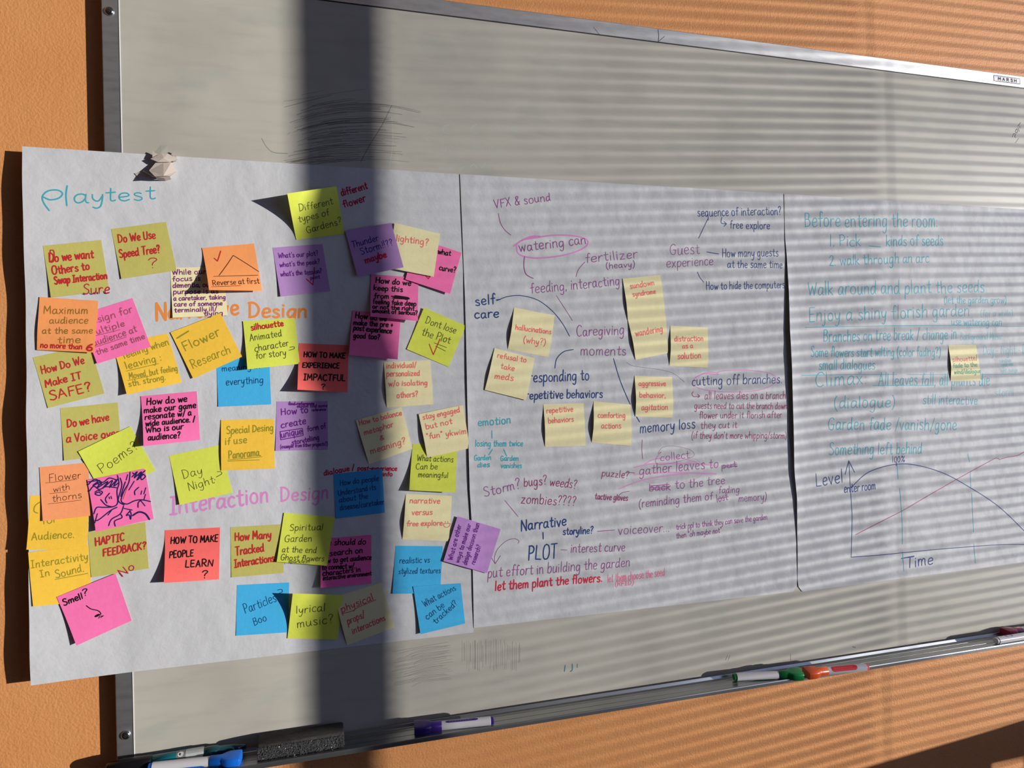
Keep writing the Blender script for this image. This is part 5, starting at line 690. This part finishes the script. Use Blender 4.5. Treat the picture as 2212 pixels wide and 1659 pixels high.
["cream sticky note in shade reading physical props, interactions","cream",1,[[30.1,328.6],[104.3,312.7],[123.3,387.0],[47.6,407.7]],[0.0,0.0,1.0,0.0],4,0,[["physical",0.0588,0.3275,0.7505,0.2922,0.0813,0.01905,"dullred"],[[[0.0575,0.3514],[0.2777,0.3659],[0.4101,0.3359],[0.7961,0.3079]],0.01391,"dullred",1],["props/",0.1187,0.5921,0.4873,0.5685,0.0811,0.01901,"dullred"],["interactions",0.1633,0.819,0.8666,0.7806,0.0779,0.01929,"dullred"]]],
["sky blue sticky note reading realistic vs stylized textures","blue",1,[[128.3,255.2],[205.9,262.2],[199.8,339.4],[121.2,332.3]],[0.0,0.0,0.5,2.0],0,0,[["realistic vs",0.0989,0.3685,0.7367,0.3497,0.074,0.01454,"bluepen"],["stylized textures",0.096,0.5885,0.9818,0.5749,0.0698,0.01458,"bluepen"]]],
["sky blue sticky note with slanting text asking What actions can be tracked","blue",1,[[155.1,323.7],[234.6,326.6],[240.8,394.6],[164.9,402.2]],[1.5,0.0,0.0,4.0],0,1.5,[["What actions",0.1764,0.4598,0.8938,0.1487,0.0828,0.01538,"bluepen"],["can be",0.1863,0.7396,0.6072,0.508,0.0825,0.01531,"bluepen"],["tracked?",0.3591,0.8725,0.8931,0.5002,0.0809,0.0159,"bluepen"]]],
["purple sticky note turned sideways across the gap between two sheets","purplepale",2,[[205.9,286.3],[231.3,213.8],[305.5,241.3],[279.5,313.7]],[0.0,0.0,2.0,2.0],0,1,[["What are other",0.0645,0.1791,0.8387,0.1394,0.0618,0.01784,"violet"],["ways to make our",0.0471,0.3361,0.9138,0.3377,0.0573,0.01786,"violet"],["design decision than",0.0497,0.5084,0.9781,0.5152,0.0619,0.01787,"violet"],["research?",0.101,0.6757,0.5288,0.6954,0.0619,0.01788,"violet"]]],
["cream sticky note reading hallucinations (why?)","cream",2,[[339.0,-136.3],[412.3,-123.1],[399.3,-50.1],[325.9,-64.3]],[0.0,0.0,0.0,0.0],5,0,[["hallucinations",0.0902,0.5137,0.9708,0.4593,0.073,0.02167,"salmon"],["(why?)",0.3265,0.7711,0.8804,0.7396,0.0828,0.02168,"salmon"]]],
["tilted cream sticky note reading refusal to take meds","cream",2,[[302.4,-66.8],[374.0,-48.5],[356.1,23.4],[283.5,4.1]],[0.0,0.0,2.0,1.0],3,1,[["refusal to",0.1068,0.2029,0.814,0.1494,0.072,0.02139,"salmon"],["take",0.2409,0.4299,0.5707,0.4107,0.072,0.02139,"salmon"],["meds",0.1527,0.6918,0.5983,0.6389,0.0815,0.02135,"salmon"]]],
["cream sticky note reading sundown syndrome","cream",2,[[543.4,-189.8],[618.8,-198.3],[626.7,-123.7],[551.6,-116.5]],[0.0,0.0,0.3,0.3],3,1,[["sundown",0.1501,0.2667,0.8056,0.2264,0.0827,0.02234,"salmon"],["syndrome",0.1858,0.4625,0.8086,0.4393,0.0728,0.02235,"salmon"]]],
["cream sticky note reading wandering, hanging below the sundown syndrome note","cream",2,[[551.5,-118.7],[627.1,-126.1],[630.7,-55.3],[564.9,-43.5]],[0.0,0.0,0.0,0.0],4,0.5,[["wandering",0.1075,0.4557,0.886,0.4183,0.0918,0.02271,"salmon"]]],
["cream sticky note reading distraction as a solution","cream",2,[[637.0,-105.6],[714.1,-102.0],[712.1,-27.0],[633.0,-32.0]],[0.0,0.0,1.0,0.0],4,0,[["distraction",0.0966,0.3869,0.8703,0.336,0.0796,0.02287,"salmon"],["as a",0.3011,0.5518,0.5915,0.5252,0.0718,0.02284,"salmon"],["solution",0.1919,0.8263,0.808,0.7709,0.0897,0.02284,"salmon"]]],
["cream sticky note reading aggressive behavior, agitation","cream",2,[[562.5,-15.0],[637.7,-11.3],[637.1,63.3],[561.8,58.6]],[0.0,0.0,0.0,0.0],5,0.6,[["aggressive",0.0931,0.2385,0.8152,0.2276,0.0735,0.02259,"salmon"],["behavior,",0.0949,0.5288,0.7951,0.5163,0.0786,0.02259,"salmon"],["agitation",0.1525,0.8404,0.8593,0.8024,0.0835,0.02255,"salmon"]]],
["cream sticky note reading repetitive behaviors","cream",2,[[388.0,31.4],[462.6,31.9],[464.7,106.5],[389.1,105.7]],[0.0,0.0,0.0,0.0],4,0,[["repetitive",0.0591,0.2124,0.7239,0.1821,0.075,0.02157,"salmon"],["behaviors",0.0879,0.4463,0.7205,0.4227,0.0751,0.02157,"salmon"]]],
["cream sticky note reading comforting actions","cream",2,[[482.0,28.9],[553.3,36.8],[552.0,111.4],[476.2,101.8]],[0.0,0.0,1.0,0.0],6,0,[["comforting",0.107,0.389,0.8459,0.3345,0.0772,0.02219,"salmon"],["actions",0.2001,0.6368,0.7227,0.5935,0.0822,0.02218,"salmon"]]],
["small looking cream sticky note on the third sheet, red silhouette above green writing","cream",3,[[1281.4,-66.2],[1356.1,-66.5],[1364.6,9.4],[1285.5,9.2]],[0.0,0.0,1.0,0.0],4,0,[["silhouette/",0.0632,0.4675,0.9696,0.4277,0.0802,0.01786,"dullred"],["fade to the",0.0691,0.6283,0.9235,0.6044,0.0723,0.02087,"green"],["wind/dialogue",0.107,0.8018,1.0253,0.7894,0.0724,0.02092,"green"]]]]
GR={1:'sticky notes on the left sheet',2:'sticky notes on the middle sheet',3:'sticky notes on the right sheet'}
def sticky(i,label,col,k,cs,lift,bow,layer,items):
    def S(u,v,lf=0):
        X,Y=(cs[0][j]*(1-u)*(1-v)+cs[1][j]*u*(1-v)+cs[2][j]*u*v+cs[3][j]*(1-u)*v for j in (0,1))
        return W3(X,Y,sheet_h(k,X,Y)+note_h(lift,bow,layer,u,v)+lf)
    org=S(.5,.5); n=18; v=[]; f=[]
    for b in range(n+1):
        for a in range(n+1): v.append(S(a/n,b/n)-org)
    for b in range(n):
        for a in range(n):
            q=b*(n+1)+a; f.append((q,q+n+1,q+n+2,q+1))
    o=mesh('sticky_note',v,f,NM[col],loc=org,smooth=True); tag(o,label,'sticky note',GR[k])
    so=o.modifiers.new('thickness','SOLIDIFY'); so.thickness=.0001; so.offset=-1; o.modifiers.new('crisp_edges','EDGE_SPLIT').split_angle=math.radians(40)
    P=lambda a,b,lf: S(a,b,lf)-org
    for c,rb in write(P,items,900+i,.1).items():
        w=mesh('handwriting' if not (len(items)>20 and c in ('navydark','rust')) else 'drawing',rb.v,rb.f,ink(c),o)
        w['label']={'navydark':'dark blue','graphite':'thin dark','bluepen':'dark blue','salmon':'pale red','dullred':'red','plum':'purple','bronze':'brown','mauve':'brown','mustard':'olive','rust':'brown red','indigo':'dark violet'}.get(c,c)+' pen strokes'
for i,n in enumerate(NOTES): sticky(i,*n)

# ---------------------------------------------------------------- folded paper cat and its tape
CATP={"head":[[[-221.5,-351.0,11],[-206.6,-360.7,9.5],[-198.0,-361.1,9.5],[-185.4,-353.4,11],[-195.1,-347.4,13],[-211.5,-346.3,13]],[-203.2,-352.3,14]],"ear_l":[[-219.4,-364.7,7],[-211.7,-358.5,9.5],[-218.8,-353.4,11]],"ear_r":[[-187.4,-367.1,7.5],[-186.1,-354.9,11],[-194.0,-359.5,9]],"cheek":[[-192.3,-350.1,9],[-184.8,-353.4,10],[-187.5,-351.0,6]],"body":[[[-214.7,-346.6,9],[-193.7,-348.3,9],[-185.5,-334.5,12],[-194.2,-323.9,22],[-213.4,-321.2,25],[-223.2,-332.7,13.5]],[[-204.0,-346.4,10],[-201.9,-322.7,25]]],"foot":[[-214.2,-322.2,21],[-194.5,-324.7,19],[-202.8,-321.9,17]],"tail":[[-245.2,-330.7,2.4],[-237.2,-332.0,4],[-220.4,-327.0,4],[-239.1,-323.3,2.4]],"tail2":[[-233.0,-333.3,7],[-229.6,-333.2,8],[-217.0,-326.1,6],[-220.4,-326.2,5]]}
cpaper=mat('folded_cat_paper',alb(190,177,167),.8,spec=.2,bump=NB)
ct=empty('paper_cat',W3(-157,-335,1.5)); tag(ct,'small folded white paper cat fixed at the top of the left sheet','paper ornament'); CO=ct.location.copy()
def solid(name,rim,tops,base=1.6,shrink=.82,faces=None,parent=ct):
    'facets over a rim, with sides folded back to the sheet'
    rim=[Vector(W3(*p)-CO) for p in rim]; c=sum(rim,Vector())/len(rim); n=len(rim)
    v=list(rim); f=[]
    for p in rim: v.append(Vector((c.x+(p.x-c.x)*shrink,W3(0,0,base).y-CO.y,c.z+(p.z-c.z)*shrink)))
    for i in range(n): f.append((i,n+i,n+(i+1)%n,(i+1)%n))
    if tops:
        t0=len(v); v+=[Vector(W3(*p)-CO) for p in tops]
        if faces: f+=[tuple(x if x<n else t0+x-n for x in q) for q in faces]
        else: f+=[(i,(i+1)%n,t0) for i in range(n)]
    else: f.append(tuple(range(n)))
    f.append(tuple(range(2*n-1,n-1,-1)))
    o=mesh(name,v,f,cpaper,parent)
    bm=bmesh.new(); bm.from_mesh(o.data); bmesh.ops.recalc_face_normals(bm,faces=bm.faces); bm.to_mesh(o.data); bm.free()
    return o
solid('body',CATP['body'][0],CATP['body'][1],faces=[(0,6,7,4,5),(6,1,2,3,7),(0,1,6),(4,7,3)],shrink=.62)
hd=solid('head',CATP['head'][0],[CATP['head'][1]],base=5,shrink=.75)
for e in ('ear_l','ear_r'): solid('ear',CATP[e],None,base=4,shrink=.6,parent=hd)
solid('cheek',CATP['cheek'],None,base=4,shrink=.7,parent=hd)
solid('foot',CATP['foot'],None,shrink=.9)
solid('tail',CATP['tail'],None,shrink=.95); solid('tail',CATP['tail2'],None,base=3,shrink=.95)
TAPE=[[-208.6,-376.2],[-199.0,-377.0],[-197.9,-360.6],[-206.8,-360.0]]
tm=bpy.data.materials.new('clear_tape'); tm.use_nodes=True; nt=tm.node_tree; b=nt.nodes['Principled BSDF']; b.inputs['Base Color'].default_value=(.6,.6,.56,1); b.inputs['Roughness'].default_value=.3; b.inputs['Alpha'].default_value=.1
to=W3(*TAPE[0],1.7); v=[]
for h in (.35,.45):
    for j,p in enumerate(TAPE): v.append(W3(p[0],p[1],h+(0 if j<2 else 10.2))-to)
o=mesh('clear_tape',v,[(3,2,1,0),(4,5,6,7),(0,1,5,4),(1,2,6,5),(2,3,7,6),(3,0,4,7)],tm,loc=to); tag(o,'short strip of clear tape above the folded paper cat','tape')

# ---------------------------------------------------------------- markers and eraser in the tray
def plastic(n,c,**k): return mat('plastic_'+n,alb(*c),k.pop('rough',.3),spec=.5,**k)
wht=plastic('white',(205,203,206))
def holder(name,a,b,label,roll=0,group='markers in the tray'):
    'an Empty at a whose x axis runs to b'
    A,B=W3(*a),W3(*b); x=(B-A).normalized(); z=Vector((0,0,1)); z=(z-x*z.dot(x)).normalized(); y=z.cross(x)
    m=Matrix((( x.x,y.x,z.x,A.x),(x.y,y.y,z.y,A.y),(x.z,y.z,z.z,A.z),(0,0,0,1)))@Matrix.Rotation(roll,4,'X')
    o=empty(name,(0,0,0)); o.matrix_world=m; tag(o,label,'marker',group); return o
def patch(x0,x1,r,t0,t1,name,m,parent,round_=.3):
    'label strip wrapped on a barrel'
    v=[];f=[];nx,nt_=14,8
    for i in range(nx+1):
        s=i/nx; e=min(s,1-s)/.08; k=1 if e>=1 else (1-round_)+round_*math.sqrt(max(0,1-(1-e)**2))
        for j in range(nt_+1):
            t=(t0+t1)/2+(t1-t0)/2*(2*j/nt_-1)*k; v.append((x0+(x1-x0)*s,r*math.cos(t),r*math.sin(t)))
    for i in range(nx):
        for j in range(nt_):
            a=i*(nt_+1)+j; f.append((a,a+1,a+nt_+2,a+nt_+1))
    return mesh(name,v,f,m,parent,smooth=True)
def marker(cap_end,tail_end,cap,barrel,plug,label_m,text_side,label,length=.128,roll=0,rb=.0072,wide=.0125,flat=.0075,tip_dark=True,group='markers in the tray'):
    root=holder('marker',cap_end,tail_end,label,roll,group); L=length
    c=MB(); c.loft([sup(.0,wide*.94,flat*.94,5),sup(.0012,wide,flat,5),sup(.016,wide,flat,4.5),sup(.021,wide*.9,flat,3.5),sup(.0255,.0088,.0078,2.3),sup(.028,.0080,.0078,2),sup(.043,.0078,.0078,2),sup(.0435,.0074,.0074,2)])
    cp=c.build('cap',cap,root,smooth=True)
    md=cp.modifiers.new('edges','EDGE_SPLIT'); md.split_angle=math.radians(40)
    b=MB(); b.loft([sup(.043,rb*.98,rb*.98),sup(L-.006,rb*.98,rb*.98),sup(L-.0055,rb*.9,rb*.9)]); bo=b.build('barrel',barrel,root,smooth=True); bo.modifiers.new('edges','EDGE_SPLIT')
    p=MB(); p.loft([sup(L-.0058,rb*.86,rb*.86),sup(L-.001,rb*.84,rb*.84),sup(L,rb*.7,rb*.7)]); po=p.build('end_plug',plug,root,smooth=True); po.modifiers.new('edges','EDGE_SPLIT')
    if label_m:
        t0,t1=text_side
        lb=patch(.050,L-.026,rb*.98+.0002,t0,t1,'label_strip',label_m,bo,.45)
        rbn=Ribbon(lambda a,q,l: (a,(rb*.98+.0002+l/1000)*math.cos(q),(rb*.98+.0002+l/1000)*math.sin(q)))
        tm_=(t0+t1)/2; rnd=random.Random(5)
        for k in range(9):
            x=.056+k*.0042; rbn.line([(x,tm_-.1),(x+.0011,tm_+.1),(x+.0022,tm_-.1)],.0006,.05)
        mesh('lettering',rbn.v,rbn.f,mat('label_white',(.75,.75,.78),.5),lb)
    return root
MK=dict(purple=[[147.8,541.1,33.0],[264.4,541.0,47.2]],green=[[858.5,541.1,55.7],[741.6,541.0,29.5]],orange=[[867.9,541.1,55.8],[983.2,541.0,68.6]],blue=[[-110.6,541.1,41.2],[-223.7,541.0,28.0]],teal=[[-261.9,538.5,14.6],[-106.3,537.0,15.4]],wine=[[1393.5,541.1,19.0],[1446.6,541.0,19.0]],whiteblue=[[1339.0,541.1,47.1],[1411.0,541.0,46.6]],eraserfront=[[-87.4,548.0,45.5],[37.0,548.0,47.9]],eraserback=[[-87.1,525.0,3.6],[36.6,525.0,4.4]],eraserft=[[-83.3,525.0,41.9],[37.5,525.0,48.8]])

plum_m=plastic('violet',(58,32,120)); green_m=plastic('green',(22,118,62)); orange_m=plastic('orange',(222,92,44)); redp=plastic('red',(206,44,48)); blue_m=plastic('blue',(20,104,206)); wine_m=plastic('wine',(140,26,64)); silver=plastic('silver_white',(196,194,200)); redcap=plastic('pale_red',(244,104,104))
rad=math.radians
marker(MK['purple'][0],MK['purple'][1],plum_m,wht,plum_m,plum_m,(rad(88),rad(122)),'white barrelled marker with dark violet cap, alone in the tray right of the eraser',roll=rad(8))
marker(MK['green'][0],MK['green'][1],green_m,wht,green_m,green_m,(rad(-75),rad(-38)),'white barrelled marker with green cap, touching the orange capped one',roll=rad(-14))
marker(MK['orange'][0],MK['orange'][1],orange_m,silver,redcap,redp,(rad(80),rad(168)),'marker with orange cap and red label, touching the green capped one',roll=rad(12))
b0,b1=MK['blue']; d=Vector(b1)-Vector(b0); d=d.normalized()*118; b1=[b0[i]+d[i] for i in range(3)]
marker(b0,b1,blue_m,wht,blue_m,blue_m,(rad(-58),rad(-8)),'white barrelled marker with bright blue cap at the left end of the tray',roll=rad(-10))
w0,w1=MK['wine']; marker(w0,[w0[0]+118,w0[1]+1,w0[2]],wine_m,silver,wine_m,wine_m,(rad(90),rad(150)),'marker with wine red cap at the right end of the tray, behind a white one',roll=rad(4))
w0,w1=MK['whiteblue']; wb_=marker([w0[0]+122,w0[1],w0[2]-1],w0,blue_m,wht,wht,None,None,'white marker with dark blue print, its white end towards the middle of the tray')
bar=[c for c in wb_.children if c.name.startswith('barrel')][0]; rbn=Ribbon(lambda a,q,l:(a,(.00706+l/1000)*math.cos(q),(.00706+l/1000)*math.sin(q))); navy=mat('print_navy',alb(24,52,112),.4)
for k in range(7): rbn.line([(.1135-.0006*k,rad(95)-.06*(7-k)),(.1135-.0006*k,rad(95)+.03*(7-k))],.0007,.05)
for rr in (1,.72): rbn.line([(.093+.010*rr*math.cos(t*math.pi/12),rad(78)+.55*rr*math.sin(t*math.pi/12)) for t in range(25)],.0011,.05)
rbn.line([(.099,rad(70)),(.096,rad(86)),(.093,rad(70)),(.090,rad(86)),(.087,rad(72))],.0010,.05)
mesh('print',rbn.v,rbn.f,navy,bar)
# clear barrelled teal marker at the far left of the tray
tl=holder('marker',MK['teal'][0],MK['teal'][1],'clear teal marker with black cap and grey label, behind the blue capped one'); r=.0088
blk=plastic('black',(16,15,18)); tealm=plastic('teal',(24,132,146),rough=.15,trans=.15); tealdark=plastic('teal_clear',(30,78,86),rough=.12,trans=.5); greym=plastic('label_grey',(118,122,122)); greyl=plastic('label_pale_grey',(176,180,178))
MB().loft([sup(-.034,.0055,.0055),sup(-.031,.0078,.0078),sup(-.012,.0102,.0098),sup(-.002,.0104,.0100),sup(.012,.0100,.0097),sup(.026,.0092,.0092),sup(.0265,r,r)]).build('cap',blk,tl,smooth=True)
bb=MB().loft([sup(.020,r,r),sup(.066,r,r),sup(.082,r*.98,r*.98)]).build('barrel',tealm,tl,smooth=True)
lb=patch(.060,.098,r+.0002,rad(60),rad(190),'label_strip',greym,bb,.5); patch(.073,.098,r+.0004,rad(60),rad(190),'label_strip',greyl,bb,.4)
lg=Ribbon(lambda a,q,l:(a,(r+.0004+l/1000)*math.cos(q),(r+.0004+l/1000)*math.sin(q))); lg.line([(.0625,rad(132)),(.0685,rad(132))],.9,.1)
mesh('round_mark',[(.0665+.0042*math.cos(t*math.pi/12),(r+.0006)*math.cos(rad(132)+.42*math.sin(t*math.pi/12)),(r+.0006)*math.sin(rad(132)+.42*math.sin(t*math.pi/12))) for t in range(24)],[tuple(range(24))],wht,lb)
dk=Ribbon(lambda a,q,l:(a,(r+.0006+l/1000)*math.cos(q),(r+.0006+l/1000)*math.sin(q)))
for k in range(4): dk.line([(.0648+.0006*k,rad(124)),(.0648+.0006*k,rad(140))],.0007,.1)
for k in range(4): dk.path([(.079,rad(100+k*12)),(.094,rad(100+k*12))],.02,0,.1)
mesh('lettering',dk.v,dk.f,mat('print_dark',(.05,.05,.055),.5),lb)
MB().loft([sup(.082,r*.97,r*.97),sup(.094,r*.97,r*.97),sup(.0945,r*.9,r*.9),sup(.101,r*.9,r*.9),sup(.1015,r*.97,r*.97),sup(.117,r*.93,r*.93),sup(.1175,r*.8,r*.8),sup(.140,r*.68,r*.68),sup(.156,r*.45,r*.45)]).build('clear_tail',tealdark,tl,smooth=True)
# black felt eraser
er=empty('board_eraser',W3(-25,548,25)); tag(er,'black felt whiteboard eraser lying in the tray','board eraser'); EO=er.location.copy()
felt=mat('black_felt',(.05,.047,.045),.9,spec=.15,bump=[((1,1,1),900,.0008,4)],mottle=[((.085,.08,.076),90,.45,.75,.8,(1,3,3))])
def ring(X,sh,dy=0):
    P_=[(5.5,526.5),(7.5,525.4),(25,525),(41,525.4),(43.5,526.8),(44.2,530),(44,540),(43.2,546.6),(41,547.8),(13.5,547.8),(11.6,544),(6.5,541)]
    ch,cy=25,537
    return [tuple(W3(X,cy+(y-cy)*sh,ch+(h-ch)*sh)-EO) for h,y in P_]
MB().loft([ring(-88,.86),ring(-87,.95),ring(-85,1),ring(35,1),ring(37.5,.95),ring(38.5,.86)]).build('felt_body',felt,er,smooth=True)
pb=MB(); pb.box(tuple(W3(-87,547.4,44.7)-EO),tuple(W3(37.8,529,43.2)-EO)); pb.build('felt_face',mat('pile_base',(.008,.008,.009),.8),er,bevel=.0006)
rnd=random.Random(3); v=[];f=[]
for i in range(1700):
    X=rnd.uniform(-86.5,37.5); t=rnd.random(); h0=44.7; y0=529.5+(546.8-529.5)*t
    a=rnd.uniform(0,6.28); ln=rnd.uniform(1.6,3.6); dx,dy=math.cos(a)*ln,abs(math.sin(a))*ln*rnd.choice((-1,1)); w=.16
    n0=len(v); pts=[(X,y0,h0-.3),(X+dx*.4,y0+dy*.4,h0+rnd.uniform(.7,1.5)),(X+dx,y0+dy,h0+rnd.uniform(.2,1.6))]
    nx,ny=-dy/ln*w,dx/ln*w
    for (a_,b_,c_),k in zip(pts,(1,1,.4)):
        v.append(W3(a_+nx*k,b_+ny*k,c_)-EO); v.append(W3(a_-nx*k,b_-ny*k,c_)-EO); v.append(W3(a_,b_,c_-.25)-EO)
    for k in (0,3):
        for p in range(3):
            q=(p+1)%3; f.append((n0+k+p,n0+k+q,n0+k+3+q,n0+k+3+p))
pile=mesh('felt_pile',v,f,mat('pile_strand',(.13,.128,.132),.3,spec=.9),er); pile['kind']='stuff'
